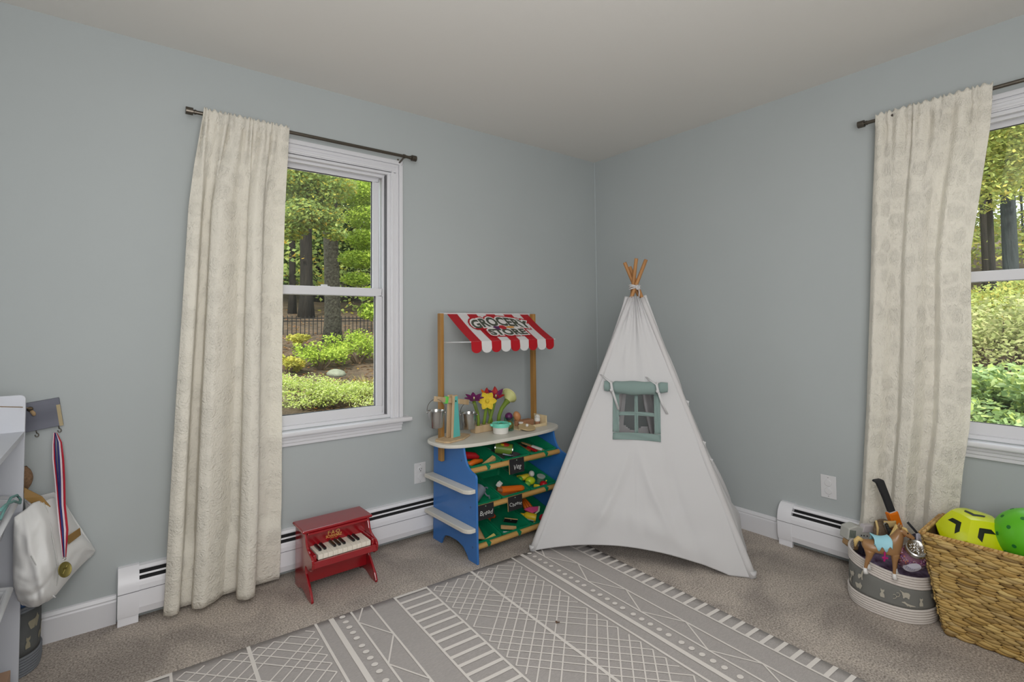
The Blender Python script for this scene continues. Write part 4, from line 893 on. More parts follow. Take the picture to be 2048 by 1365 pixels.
# ================================================================== RED TOY PIANO
def piano():
    PR = mat('piano_red', (150, 14, 26), .16, spec=.6, coat=.6); 
    r = thing('toy_piano', 'glossy red toy upright piano with cream keys beside the cream curtain', 'toy piano', (-2.076, -.128, 0), R_(1))
    hw = .152
    prof = [(0, 0), (-.105, 0)] 
    prof = [(-.005, 0), (-.055, 0), (-.075, .012), (-.115, .018), (-.15, .010), (-.19, 0), (-.236, 0), (-.240, .010), (-.222, .040), (-.185, .075), (-.158, .100), (-.150, .122), (-.156, .134), (-.172, .134), (-.190, .128), (-.220, .132), (-.240, .146), (-.247, .168), (-.243, .186), (-.228, .197), (-.200, .203), (-.175, .212), (-.158, .228), (-.150, .250), (-.140, .272), (-.005, .272)]
    for s in (-1, 1): MB().prism(prof, s*hw, s*(hw-.011), 'x').build('side_panel', PR, r, bevel=.003)
    MB().box(-hw-.012, hw+.012, -.152, .004, .272, .285).build('top_lid', PR, r, bevel=.005)
    MB().box(-hw+.012, hw-.012, -.155, -.138, .262, .272).build('top_trim', PR, r, bevel=.002)
    MB().box(-hw+.010, hw-.010, -.112, -.104, .13, .272).build('music_panel', PR, r)
    MB().box(-hw+.010, hw-.010, -.012, -.004, .0, .272).build('back_board', PR, r)
    MB().box(-hw+.010, hw-.010, -.130, -.118, .045, .150).build('lower_panel', PR, r, bevel=.002)
    MB().box(-hw+.010, hw-.010, -.236, -.11, .150, .166).build('key_bed', PR, r, bevel=.002)
    MB().box(-hw+.010, hw-.010, -.242, -.230, .148, .176).build('key_rail', PR, r, bevel=.002)
    for s in (-1, 1): MB().box(s*(hw-.011)-(0 if s < 0 else .014), s*(hw-.011)+(.014 if s < 0 else 0), -.228, -.112, .165, .200).build('key_block', PR, r, bevel=.003)
    KW = mat('key_cream', (236, 230, 216), .35); KB = mat('key_black', (26, 24, 26), .3)
    n = 11; k0, k1 = -.120, .122; kw = (k1-k0)/n
    for k in range(n): MB().box(k0+k*kw+.0005, k0+(k+1)*kw-.0005, -.2265, -.112, .176, .197).build('white_key', KW, r, bevel=.0006)
    for k in (1, 2, 4, 5, 6, 8, 9): MB().prism([(-.190, .197), (-.187, .206), (-.120, .206), (-.120, .197)], k0+k*kw-.0058, k0+k*kw+.0058, 'x').build('black_key', KB, r, bevel=.001)
    G = mat('gold_print', (244, 200, 108), .45)
    for txt, size, z, sp in (('F·A·O', .0235, .2345, 1.0), ('SCHWARZ', .0165, .2190, .92), ('SINCE 1862', .0055, .2105, 1.2)):
        vs, fs = text_mesh(txt, size, .0, sp); m = MB(); m.add([Vector((v.x-.010, -.1126, z+v.y*1.05)) for v in vs], fs); m.build('gold_lettering', G, r, fix=False)
piano()
# ================================================================== LEFT: SHELF UNIT, HOOK BOARD, MEDAL, TOTE BAG, BASKET
def toy_shelf():
    MW = mat('shelf_white', (205, 208, 216), .45)
    r = thing('toy_organizer', 'white toy organizer shelf cut by the left edge of the photo', 'shelf unit', (-3.15, -.25, 0))
    # end panels: planes facing the camera; front edge at x=0
    def end(y):
        po = [(-.34, 0), (0, 0), (0, .955)]+[(-.016+.016*math.cos(a), .955+.016*math.sin(a)) for a in [R_(15*i) for i in range(1, 7)]]+[(-.34, .971)]
        return MB().prism(po, y, y+.015, 'y').build('end_panel', MW, r, bevel=.0015)
    end(0); end(-.86)
    MB().box(-.34, -.001, -.845, 0, .828, .846).build('top_shelf', MW, r, bevel=.001)
    MB().box(-.34, -.33, -.845, 0, .05, .97).build('back_panel', MW, r)
    MB().box(-.34, -.02, -.845, 0, .04, .055).build('bottom_shelf', MW, r)
    for z in (.605, .345):
        MB().tube([(-.03, -.845, z-.03), (-.03, 0, z-.03)], .008, 10).build('bin_rail', MW, r); MB().tube([(-.28, -.845, z+.06), (-.28, 0, z+.06)], .008, 10).build('bin_rail', MW, r)
    BW = mat('bin_white', (214, 216, 220), .4)
    for k, (z, lab, y1) in enumerate(((.628, 'upper white tray bin with a teal cord over its rim, in the organizer', -.040), (.378, 'lower white tray bin with small brown toys, in the organizer', -.165))):
        t = thing('tray_bin', lab, 'bin', M=Matrix.Translation((-3.168, -.25+y1, z)) @ Matrix.Rotation(R_(12), 4, 'Y'))
        m = MB(); W2, D2, h = .37, .285, .12
        m.box(-D2, 0, -W2, 0, -h, -h+.004).box(-D2, -D2+.004, -W2, 0, -h, 0).box(-.004, 0, -W2, 0, -h, 0).box(-D2, 0, -W2, -W2+.004, -h, 0).box(-D2, 0, -.004, 0, -h, 0)
        m.build('tray', BW, t, bevel=.001)
        MB().tube([(.008, .006, 0), (.008, -W2, 0), (-D2, -W2, 0), (-D2, .006, 0)], .011, 10, closed=True).build('rolled_rim', BW, t, smooth=True)
    # small brown things in the lower bin
    m = MB()
    for k in range(14): m.ball((random.uniform(-.20, -.04), random.uniform(-.16, -.04), random.uniform(-.02, .0)), .022, 10, sq=(1.2, .9, .7))
    o = m.build('toy_nuts', mat('nut_brown', (112, 84, 66), .7, var=.3, vscale=60), None, smooth=True); o.matrix_world = Matrix.Translation((-3.168, -.41, .378)) @ Matrix.Rotation(R_(12), 4, 'Y'); tag(o, 'brown small toys filling the lower white tray bin', 'toys', kind='stuff')
    pts = [W(0, 1040, 'x', -3.12), W(10, 1018, 'x', -3.115), W(22, 996, 'x', -3.11), W(34, 991, 'x', -3.11), W(41, 1000, 'x', -3.105), W(40, 1007, 'x', -3.10), W(28, 1003, 'x', -3.10), W(12, 1010, 'x', -3.10), W(0, 1022, 'x', -3.10)]
    tag(MB().tube(pts, .0032, 8).build('looped_string', mat('teal_cord', (90, 132, 128), .6), None, smooth=True), 'teal cord looped over the rim of the upper tray bin', 'cord')
    o = MB().box(-3.36, -3.155, -.64, -.38, .056, .118).build('cardboard_box', mat('cardboard', (178, 146, 122), .8), None, bevel=.002); tag(o, 'tan cardboard box on the organizer bottom shelf, at the picture corner', 'box')
toy_shelf()
def hook_board():
    M = Matrix.Translation((-3.155, -.004, .863)) @ Matrix.Rotation(R_(-8), 4, 'Y')
    r = thing('hook_board', 'weathered grey wooden hook board hanging crooked on the left wall', 'hook board', M=M)
    GB = mat('grey_washed_wood', (120, 122, 134), .7, wood=True, alt=(100, 102, 114), vscale=14, stretch=(.15, 1, 1))
    m = MB(); m.box(-.20, .085, -.022, 0, -.052, .056); m.build('board', GB, r, bevel=.002)
    MB().box(.074, .0855, -.0225, -.018, -.053, .030).build('worn_edge', mat('bare_wood', (176, 160, 126), .7), r)
    o = MB().lathe([(0, 0), (.0095, 0), (.009, .004), (.004, .006), (0, .006)], 16, Matrix.Translation((0, -.022, .032)) @ Matrix.Rotation(R_(90), 4, 'X')).build('rivet', mat('dark_brass', (74, 64, 50), .4, metal=.8), r)
    MB().tube([(.003, -.026, .026), (.008, -.028, .015), (.010, -.027, .006)], [.005, .007, .005], 8).build('twine_knot', mat('twine', (176, 148, 112), .9), r, smooth=True)
    for x in (.006, .071):
        MB().tube([(x, -.012, -.052), (x, -.012, -.064)], .0016, 6).tube([(x+.005*math.sin(a), -.012, -.071+.007*math.cos(a)) for a in [i*.5 for i in range(11)]], .0018, 6).build('screw_hook', NICKEL, r, smooth=True)
hook_board()
tag(MB().tube([W(64, 818, 'y', -.03), W(45, 815, 'y', -.25), W(0, 814, 'y', -.5), W(-80, 812, 'y', -.75)], .0015, 6).build('twine', mat('twine', (176, 148, 112), .9)), 'thin tan twine tied to the grey hook board', 'string')
# medal: ribbon loop in red, white, blue
def medal():
    r = thing('medal', 'gold medal on a red, white and blue ribbon hanging from the hook board', 'medal', (-3.08, -.02, .79))
    RC = [mat('ribbon_red', (176, 20, 44), .6), mat('ribbon_white', (228, 214, 220), .6), mat('ribbon_blue', (44, 48, 112), .6)]
    def strand(tab, wds, cols, nm):
        # tab: (px, py, depth) centre line; ribbons split in colour bands
        for k, c in enumerate(cols):
            m = MB(); L = []
            for (px, py, y), wd in zip(tab, wds):
                a = px-wd/2+wd*k/len(cols); b = px-wd/2+wd*(k+1)/len(cols); L.append((W(a, py, 'y', y-.002*abs(k-1)), W(b, py, 'y', y-.002*abs(k-1))))
            for (a, b), (c2, d) in zip(L, L[1:]): m.add([a, b, d, c2], [(0, 1, 2, 3)])
            o = m.build(nm, RC[c], None, solid=.0008, fix=True, smooth=True); o.parent = r; o.matrix_parent_inverse = Matrix.Translation((3.08, .02, -.79))
    strand([(109, 866, -.035), (108, 890, -.038), (109, 920, -.045), (113, 960, -.09), (117, 1010, -.215), (122, 1060, -.262), (127, 1115, -.292)], [4, 7, 9, 8, 8, 9, 5], [1, 0, 2], 'ribbon')
    strand([(112, 866, -.036), (119, 885, -.042), (122, 920, -.05), (124, 960, -.10), (125, 1010, -.22), (130, 1060, -.265), (130, 1115, -.294)], [4, 10, 13, 13, 13, 14, 5], [2, 1, 0], 'ribbon')
    c = W(130, 1140, 'y', -.305); D = (CAM-c).normalized(); Q = D.to_track_quat('Z', 'Y').to_matrix().to_4x4()
    MM = Matrix.Translation(c) @ Matrix.Rotation(R_(25), 4, 'Z') @ Q
    GO = mat('old_gold', (122, 112, 62), .4, metal=.75)
    def pb(mb, nm, mm):
        o = mb.build(nm, mm, None); smooth_angle(o); o.parent = r; o.matrix_parent_inverse = Matrix.Translation((3.08, .02, -.79)); return o
    m = MB(); m.lathe([(0, -.0015), (.0215, -.0015), (.023, -.001), (.023, .001), (.0215, .0018), (.0195, .0008), (0, .0008)], 32, MM @ Matrix.Diagonal((.84, 1.12, 1, 1))); pb(m, 'disc', GO)
    m = MB(); m.ball(MM @ Vector((0, .004, .001)), .006, 10, sq=(1, 1, .5)).tube([MM @ Vector((-.008, -.012, .002)), MM @ Vector((0, .002, .002)), MM @ Vector((.007, .012, .002))], .0018, 6); pb(m, 'relief', GO)
    m = MB(); c2 = W(129, 1118, 'y', -.298); m.tube([c2+_r*(.005*math.sin(a))+_u*(.005*math.cos(a)) for a in [i*.6 for i in range(10)]], .0012, 6, closed=True); pb(m, 'ring', STEEL)
medal()
def tote():
    r = thing('tote_bag', 'white canvas tote bag with tan leather straps hanging on the left wall', 'bag', (-3.06, -.1, .4))
    inv = Matrix.Translation((3.06, .1, -.4))
    def att(o): o.parent = r; o.matrix_parent_inverse = inv; return o
    Wp = lambda px, py, y: W(px, py, 'y', y)
    # rows from rim to base; each row runs: gusset back-left, gusset front-left, seam, front centre, front right, back right
    rows = [
        [(36, 1036, -.27), (30, 1034, -.31), (48, 1022, -.285), (68, 1006, -.25), (86, 1004, -.21), (108, 996, -.12), (128, 1012, -.06), (142, 1032, -.03)],
        [(36, 1070, -.27), (28, 1070, -.325), (54, 1062, -.335), (82, 1040, -.31), (98, 1034, -.26), (122, 1032, -.18), (146, 1048, -.09), (156, 1056, -.03)],
        [(36, 1110, -.27), (27, 1112, -.33), (56, 1110, -.36), (88, 1082, -.34), (104, 1080, -.28), (132, 1068, -.21), (158, 1070, -.12), (172, 1080, -.03)],
        [(36, 1150, -.27), (28, 1150, -.33), (62, 1152, -.365), (96, 1124, -.35), (113, 1122, -.29), (140, 1104, -.22), (170, 1090, -.13), (188, 1098, -.03)],
        [(38, 1180, -.27), (32, 1178, -.32), (66, 1182, -.355), (98, 1160, -.34), (116, 1150, -.28), (142, 1136, -.21), (168, 1112, -.11), (189, 1104, -.028)],
        [(42, 1204, -.25), (38, 1202, -.30), (66, 1206, -.33), (94, 1190, -.31), (110, 1186, -.26), (132, 1164, -.18), (158, 1134, -.09), (182, 1112, -.028)],
        [(48, 1212, -.20), (46, 1210, -.24), (66, 1215, -.27), (88, 1207, -.25), (104, 1196, -.20), (124, 1172, -.13), (150, 1142, -.07), (176, 1116, -.026)]]
    P = [[Wp(*q) for q in rw] for rw in rows]
    nr, nc = len(P), len(P[0])
    def cat(p0, p1, p2, p3, t): return .5*((2*p1)+(-p0+p2)*t+(2*p0-5*p1+4*p2-p3)*t*t+(-p0+3*p1-3*p2+p3)*t**3)
    def samp(L, t):
        k = t*(len(L)-1); i = min(int(k), len(L)-2); f = k-i
        return cat(L[max(0, i-1)], L[i], L[i+1], L[min(len(L)-1, i+2)], f)
    def S(a, b):
        col = [samp(rw, a) for rw in P]; p = samp(col, b)
        return p+Vector((0, -1, 0))*(.016*fbm((a*5, b*4, 2), 1)+.006*math.sin(a*22+b*9)*math.sin(math.pi*b)+.016*math.exp(-((a-.28-.12*b)/.03)**2)*math.sin(math.pi*b)-.012*math.exp(-((b-.80+.3*a)/.04)**2)*math.sin(math.pi*a))
    m = MB(); m.grid(S, 70, 50)
    att(m.build('bag_body', TOTE, None, smooth=True, fix=False, solid=.003))
    # rear wall of the bag and its open rim
    m = MB(); b0, b1, b2, b3 = Wp(52, 1030, -.03), Wp(100, 980, -.02), Wp(150, 1030, -.02), Wp(186, 1100, -.02)
    back = [Wp(50, 1000, -.03), Wp(108, 985, -.02), Wp(128, 1004, -.02), Wp(144, 1030, -.02), Wp(190, 1100, -.018), Wp(178, 1116, -.018), Wp(60, 1190, -.03)]
    m.add(back+[p+Vector((0, .004, 0)) for p in back], [tuple(range(7)), tuple(range(13, 6, -1))]+[(i, (i+1) % 7, 7+(i+1) % 7, 7+i) for i in range(7)]); att(m.build('rear_wall', TOTE, None))
    # seam piping along the gusset and the base
    for L in ([(86, 1003, -.214), (98, 1034, -.264), (106, 1080, -.288), (114, 1122, -.297), (116, 1150, -.287), (110, 1186, -.268)], [(188, 1108, -.03), (158, 1130, -.098), (132, 1160, -.19), (111, 1184, -.264)], [(62, 1112, -.37), (76, 1140, -.368), (88, 1175, -.346)]):
        pts = [Wp(*q) for q in L]; att(MB().tube([samp(pts, k/20) for k in range(21)], .0016, 6).build('seam', mat('seam_thread', (196, 196, 194), .8), None, smooth=True))
    TANL = mat('tan_leather', (150, 116, 62), .55, spec=.4)
    m = MB(); a, b, c, d = Wp(50, 977, -.22), Wp(100, 1012, -.215), Wp(96, 1021, -.222), Wp(50, 1002, -.23)
    st = [Wp(48, 976, -.225), Wp(84, 994, -.222), Wp(101, 1014, -.215), Wp(97, 1021, -.215), Wp(92, 1014, -.218), Wp(72, 1015, -.222), Wp(48, 997, -.23)]
    off = Vector((0, .006, 0)); m.add(st+[p+off for p in st], [tuple(range(7)), tuple(range(13, 6, -1))]+[(i, (i+1) % 7, 7+(i+1) % 7, 7+i) for i in range(7)]); att(m.build('leather_strap', TANL, None, bevel=.001))
    c = Wp(78, 1008, -.226); att(MB().ball(c, .0065, 12, sq=(1, .5, 1)).build('strap_rivet', mat('rivet_brass', (120, 92, 50), .4, metal=.6), None, smooth=True))
    # leather patch on the front
    st = [Wp(135, 1073, -.240), Wp(160, 1056, -.170), Wp(162, 1070, -.162), Wp(137, 1089, -.232)]; st = [p+Vector((0, -.006, 0)) for p in st]
    m = MB(); m.add(st+[p+off*1.5 for p in st], [(0, 1, 2, 3), (7, 6, 5, 4)]+[(i, (i+1) % 4, 4+(i+1) % 4, 4+i) for i in range(4)]); att(m.build('leather_patch', TANL, None, bevel=.001))
    att(MB().tube([Wp(52, 1003, -.22), Wp(62, 1012, -.24), Wp(60, 1030, -.27), Wp(64, 1050, -.30)], .0022, 6).build('drawstring', CANVAS, None, smooth=True))
    att(MB().tube([Wp(104, 1190, -.272), Wp(108, 1194, -.275), Wp(111, 1196, -.275)], .002, 6).build('loose_thread', CANVAS, None, smooth=True))
tote()
# brown fuzzy hat hanging behind the shelf edge
m = MB(); c0 = W(44, 962, 'y', -.10)
m.grid(lambda a, b: c0+Vector((math.cos(a*6.283)*(.030*math.sin(math.pi*(.08+.9*b))**.7), math.sin(a*6.283)*.028*math.sin(math.pi*(.08+.9*b))**.7, .050-.095*b+.004*fbm((a*5, b*6, 1), 2))), 24, 18, wrap=True)
o = tag(m.build('knitted_hat', mat('brown_fuzzy', (150, 118, 90), .95, var=.3, vscale=90, bump=1, bscale=220, bdist=.006), None, smooth=True, fix=False), 'brown fuzzy hat poking out behind the organizer above the tote', 'hat')
# grey fabric basket behind the shelf (floor)
# ================================================================== FABRIC BINS WITH ROPE RIMS
ROPE = mat('cotton_rope', (214, 206, 200), .9, bump=.7, bscale=260, bdist=.002)
def rope_bin(center, a, b, rot, zt0, zt1, label, fabric, nrt, nrb, prints=True, topw=1.0, rope=None):
    """superellipse plan; top rim runs from height zt0 (far end) to zt1 (near end)"""
    r = thing('fabric_bin', label, 'storage bin', center, R_(rot)); rp = rope or ROPE
    def C(t, k=1, e=2/2.4):
        c, s = math.cos(t), math.sin(t); return Vector((a*k*math.copysign(abs(c)**e, c), b*k*math.copysign(abs(s)**e, s), 0))
    def rim(t):      # sagging rim height
        y = C(t).y/b; return lerp(zt1, zt0, (y+1)/2)-.004*math.exp(-((y+.1)/.45)**2)
    rr = .0052; NT = 60; ts = [2*math.pi*i/NT for i in range(NT)]
    for k in range(nrb): MB().tube([C(t, .985+.012*min(k, 2))+Vector((0, 0, rr+k*rr*1.85)) for t in ts], rr, 8, closed=True).build('rope_coil', rp, r, smooth=True)
    zb = rr+nrb*rr*1.85
    for k in range(nrt): MB().tube([C(t, topw-.004*(nrt-k)/nrt)+Vector((0, 0, rim(t)-rr-k*rr*1.85)) for t in ts], rr, 8, closed=True).build('rope_coil', rp, r, smooth=True)
    m = MB(); m.grid(lambda u, v: C(u*2*math.pi, lerp(1.0, topw, v)*(.99+.012*math.sin(math.pi*v)))+Vector((0, 0, lerp(zb-.006, rim(u*2*math.pi)-nrt*rr*1.85, v))), 96, 8, wrap=True)
    m.build('fabric_side', fabric, r, smooth=True, solid=.003, fix=False)
    m = MB(); m.grid(lambda u, v: C(u*2*math.pi, .97)+Vector((0, 0, lerp(.012, rim(u*2*math.pi)-.01, v))), 48, 3, wrap=True); m.build('lining', mat('bin_lining', (120, 116, 114), .9), r, smooth=True, fix=False)
    MB().prism([(C(t, .97).x, C(t, .97).y) for t in ts], .008, .014, 'z').build('bin_floor', rp, r)
    return r, C, rim, zb, nrt*rr*1.85
GF = mat('grey_print_cotton', (122, 122, 118), .9, var=.06, vscale=30, bump=.3, bscale=700, bdist=.0006)
ANIM = {
 'giraffe': [(-.3, 0), (-.2, 0), (-.18, .3), (.05, .3), (.08, 0), (.18, 0), (.18, .45), (.3, .95), (.42, .9), (.45, 1), (.28, 1.1), (.2, 1.1), (.02, .55), (-.25, .5), (-.35, .25)],
 'cat': [(-.2, 0), (.22, 0), (.2, .35), (.08, .6), (.2, .72), (.22, .98), (.1, .88), (-.05, .88), (-.14, 1), (-.16, .72), (-.1, .6), (-.22, .3)],
 'elephant': [(-.4, 0), (-.25, 0), (-.22, .15), (.1, .15), (.14, 0), (.3, 0), (.34, .3), (.42, .55), (.3, .8), (.0, .85), (-.25, .8), (-.42, .72), (-.6, .85), (-.72, 1.05), (-.66, 1.08), (-.5, .75), (-.46, .5), (-.4, .3)],
 'crocodile': [(-.8, .5), (-.4, .62), (-.2, .42), (.1, .3), (.9, .1), (.9, .02), (.3, .0), (.25, -.12), (.18, 0), (-.1, .08), (-.12, -.1), (-.2, .1), (-.4, .3), (-.75, .4)],
 'fox': [(-.35, 0), (-.05, 0), (0, .2), (.05, 0), (.2, 0), (.2, .4), (.45, .55), (.3, .7), (.2, .9), (.1, .68), (-.05, .6), (-.25, .35), (-.5, .6), (-.55, .5), (-.42, .15)],
}
def tri_fan(poly):
    cu = bmesh.new(); vs = [cu.verts.new((p[0], p[1], 0)) for p in poly]; f = cu.faces.new(vs); bmesh.ops.triangulate(cu, faces=[f]); cu.verts.index_update()
    out = ([v.co.copy() for v in cu.verts], [tuple(v.index for v in f.verts) for f in cu.faces]); cu.free(); return out
bc = Vector((-.270, -1.907, 0)); ROTB = 0
rb, C, rim, zb, trim_ = rope_bin(tuple(bc), .163, .151, ROTB, .222, .176, 'grey animal-print fabric bin with white rope rim and base, full of toys', GF, 5, 6, topw=.975)
PR_ = mat('ivory_print', (186, 180, 166), .85)
def on_side(t, z, out=.003):
    p = C(t); q = C(t+.01)-C(t-.01); n = Vector((q.y, -q.x, 0)).normalized(); n = n if n.dot(p) > 0 else -n
    return p*1.0+n*out+Vector((0, 0, z)), q.normalized()
for nm, deg, z, s in (('giraffe', 158, .118, .038), ('fox', 154, .076, .032), ('cat', 182, .080, .034), ('elephant', 209, .098, .028), ('crocodile', 211, .070, .026), ('cat', 229, .074, .032), ('fox', 140, .112, .028), ('giraffe', 134, .078, .03), ('fox', 252, .1, .03)):
    vs, fs = tri_fan(ANIM[nm]); t0 = R_(deg); m = MB(); L = (C(t0+.01)-C(t0-.01)).length/.02
    nv = []
    for v in vs: p, _q = on_side(t0+v.x*s/L, z+v.y*s, .0045); nv.append(p)
    m.add(nv, fs); m.build('animal_print', PR_, rb, fix=False)
for deg, zz in ((193, .088), (197, .098)):
    t0 = R_(deg); m = MB(); m.tube([on_side(t0+a, zz+b, .005)[0] for a, b in ((0, 0), (.05, .004), (.07, .012), (.04, .018), (.0, .016))], .0012, 5); m.build('squiggle_print', PR_, rb)
# second bin behind the organizer on the left wall
GF2 = mat('grey_mesh_cotton', (96, 98, 98), .9, var=.25, vscale=12, bump=.3, bscale=400, bdist=.001)
r2, C2, rim2, zb2, tw2 = rope_bin((-3.215, -.128, 0), .108, .100, 0, .235, .235, 'grey print fabric bin on the floor behind the white organizer', GF2, 2, 7, rope=mat('grey_rope', (120, 124, 130), .9, bump=.7, bscale=260, bdist=.002))
m = MB()
for nm, deg, z, s in (('fox', -30, .15, .05), ('cat', -45, .09, .04), ('giraffe', -10, .10, .045)):
    vs, fs = tri_fan(ANIM[nm]); t0 = R_(deg)
    nv = []
    for v in vs:
        p = C2(t0+v.x*s/.1); nv.append(p*1.03+Vector((0, 0, z+v.y*s)))
    m.add(nv, fs)
m.build('animal_print', mat('cream_print2', (150, 144, 124), .85), r2, fix=False)
tag(MB().ball((-3.16, -.16, .235), .03, 14).build('blue_ball', mat('blue_toy', (90, 120, 170), .5), None, smooth=True), 'small blue toy ball just visible in the grey bin behind the organizer', 'ball')

# ---------------- toys in the bin
RV = Vector((.79, -.61, 0)); DV = Vector((-.61, -.79, 0))     # right / towards the camera, for standing figures
def plane_M(px, py, xval, yaw=0, k=1):
    p = W(px, py, 'x', xval); Mx = Matrix((( .79, -DV.x, 0, p.x), (-.61, -DV.y, 0, p.y), (0, 0, 1, p.z), (0, 0, 0, 1))); return Mx @ Matrix.Rotation(R_(yaw), 4, 'Z')
# crumpled dark cloth filling
m = MB(); m.grid(lambda a, b: C(a*2*math.pi, .9*b)+Vector((0, 0, .150+.016*fbm((a*6, b*4, 3), 1)+.010*math.sin(a*20)*b+(C(a*2*math.pi, b).y/.17)*.02)), 40, 14, wrap=True)
o = m.build('doll_blanket', mat('dark_purple_cloth', (58, 30, 58), .9, var=.4, vscale=18, alt=(150, 136, 168)), None, smooth=True, fix=False); o.matrix_world = Matrix.Translation(bc) @ Matrix.Rotation(R_(ROTB), 4, 'Z'); tag(o, 'crumpled dark purple and lilac doll blanket inside the fabric bin', 'blanket')
# horse (skin modifier)
def horse():
    M = plane_M(1768, 1096, -.432, yaw=-20) @ Matrix.Diagonal((.93, .93, .88, 1))
    r = thing('toy_horse', 'brown plastic toy horse with white hooves and pale mane standing over the bin rim', 'toy horse', M=M)
    HB = mat('horse_brown', (156, 116, 76), .32, spec=.5, var=.1, vscale=30)
    sk = {  # local: x right (head), z up, y away
        'pelvis': ((-.050, 0, .012), .034), 'belly': ((-.010, 0, .004), .031), 'chest': ((.032, 0, .012), .036), 'neck0': ((.048, 0, .045), .026), 'neck1': ((.058, 0, .072), .019), 'poll': ((.062, -.004, .090), .016), 'cheek': ((.074, -.006, .082), .0155), 'nose0': ((.096, -.012, .066), .010), 'nose1': ((.108, -.014, .058), .0085),
        'dock': ((-.082, 0, .018), .012)}
    E = [('pelvis', 'belly'), ('belly', 'chest'), ('chest', 'neck0'), ('neck0', 'neck1'), ('neck1', 'poll'), ('poll', 'cheek'), ('cheek', 'nose0'), ('nose0', 'nose1'), ('pelvis', 'dock')]
    def leg(nm, root, pts):
        prev = root
        for i, (p, rad) in enumerate(pts): sk[nm+str(i)] = (p, rad); E.append((prev, nm+str(i))); prev = nm+str(i)
    leg('hl', 'pelvis', [((-.060, -.020, -.014), .022), ((-.062, -.024, -.040), .0125), ((-.072, -.026, -.064), .009), ((-.078, -.028, -.088), .0065), ((-.080, -.029, -.100), .0068)])
    leg('hr', 'pelvis', [((-.050, .020, -.014), .020), ((-.046, .024, -.044), .0125), ((-.058, .024, -.068), .009), ((-.055, .024, -.092), .0065), ((-.054, .024, -.102), .0068)])
    leg('fl', 'chest', [((.034, -.020, -.018), .019), ((.030, -.024, -.048), .0105), ((.028, -.026, -.074), .0075), ((.026, -.027, -.098), .006), ((.026, -.027, -.110), .0066)])
    leg('fr', 'chest', [((.044, .018, -.018), .017), ((.046, .022, -.048), .0105), ((.048, .022, -.072), .0075), ((.046, .022, -.096), .006), ((.046, .022, -.106), .0066)])
    names = list(sk); me = bpy.data.meshes.new('body'); me.from_pydata([sk[n][0] for n in names], [(names.index(a), names.index(b)) for a, b in E], [])
    o = bpy.data.objects.new('body', me); COL.objects.link(o); o.parent = r; me.materials.append(HB)
    bm = bmesh.new(); bm.from_mesh(me); lay = bm.verts.layers.skin.verify(); bm.verts.ensure_lookup_table()
    for i, n in enumerate(names): bm.verts[i][lay].radius = (sk[n][1], sk[n][1]*(1.0)); bm.verts[i][lay].use_root = (n == 'pelvis')
    bm.to_mesh(me); bm.free()
    md = o.modifiers.new('skin', 'SKIN'); md.use_smooth_shade = True; md2 = o.modifiers.new('sub', 'SUBSURF'); md2.levels = md2.render_levels = 2
    HW = mat('hoof_white', (232, 230, 228), .4)
    for nm in ('hl4', 'hr4', 'fl4', 'fr4'):
        p = Vector(sk[nm][0]); MB().tube([p+Vector((0, 0, .010)), p+Vector((0, 0, -.004)), p+Vector((.003, 0, -.014))], [.0068, .0078, .0105], 12).build('hoof', HW, r, smooth=True)
    for s in (-1, 1): MB().tube([(.058, s*.008-.004, .098), (.060, s*.011-.004, .112), (.062, s*.011-.004, .118)], [.005, .0045, .001], 8).build('ear', HB, r, smooth=True)
    MA = mat('mane_blond', (214, 184, 120), .7, bump=.5, bscale=300)
    m = MB()
    for k in range(9):
        t = k/8; base = Vector((.040+.020*t, .006, .052+.046*t)); m.tube([base, base+Vector((-.008, .010, .004)), base+Vector((-.014, .018, -.012))], [.006, .0055, .001], 6)
    m.build('mane', MA, r, smooth=True); MB().tube([(.066, -.004, .100), (.078, -.010, .098), (.084, -.016, .086)], [.006, .006, .002], 8).build('forelock', MA, r, smooth=True)
    MB().tube([(-.080, 0, .022), (-.094, 0, .030), (-.104, 0, .018), (-.108, 0, -.010)], [.009, .011, .010, .003], 8).build('tail', MA, r, smooth=True)
    for s in (-1, 1): MB().ball((.082, s*.0135-.008, .084), .0032, 10).build('eye', mat('eye_black', (20, 18, 18), .2), r, smooth=True)
    MB().tube([(.090, .004, .074), (.092, -.020, .074), (.088, -.024, .066), (.086, 0, .058)], .0016, 6).build('halter', mat('halter_tan', (160, 110, 60), .5), r)
    # saddle blanket on its back
    s = thing('toy_saddle', 'light blue toy saddle pad strapped on the horse with a magenta girth', 'toy saddle', M=M)
    def sad(a, b):
        ang = lerp(-75, 75, a); x = lerp(-.046, .020, b); w_ = .037; z = .012+math.cos(R_(ang))*.036+.010*(abs(b-.5)*2)**2; y = math.sin(R_(ang))*w_
        edge = .012*math.sin(b*15+1)*(1 if a in (0, 1) else 0)
        return Vector((x+.004*math.sin(a*9), y, z+edge-.018*(abs(a-.5)*2)**3))
    MB().grid(sad, 22, 16).build('pad', mat('pale_blue_vinyl', (158, 212, 226), .5), s, smooth=True, solid=.004, fix=False)
    MB().tube([(-.008, -.037, -.004), (-.010, -.040, -.030), (-.012, -.038, -.046)], .0035, 8).build('girth_strap', mat('magenta', (176, 22, 108), .5), s)
    MB().box(-.020, .002, -.0415, -.038, -.034, -.026).build('buckle', mat('magenta', (176, 22, 108), .5), s, bevel=.001)
horse()
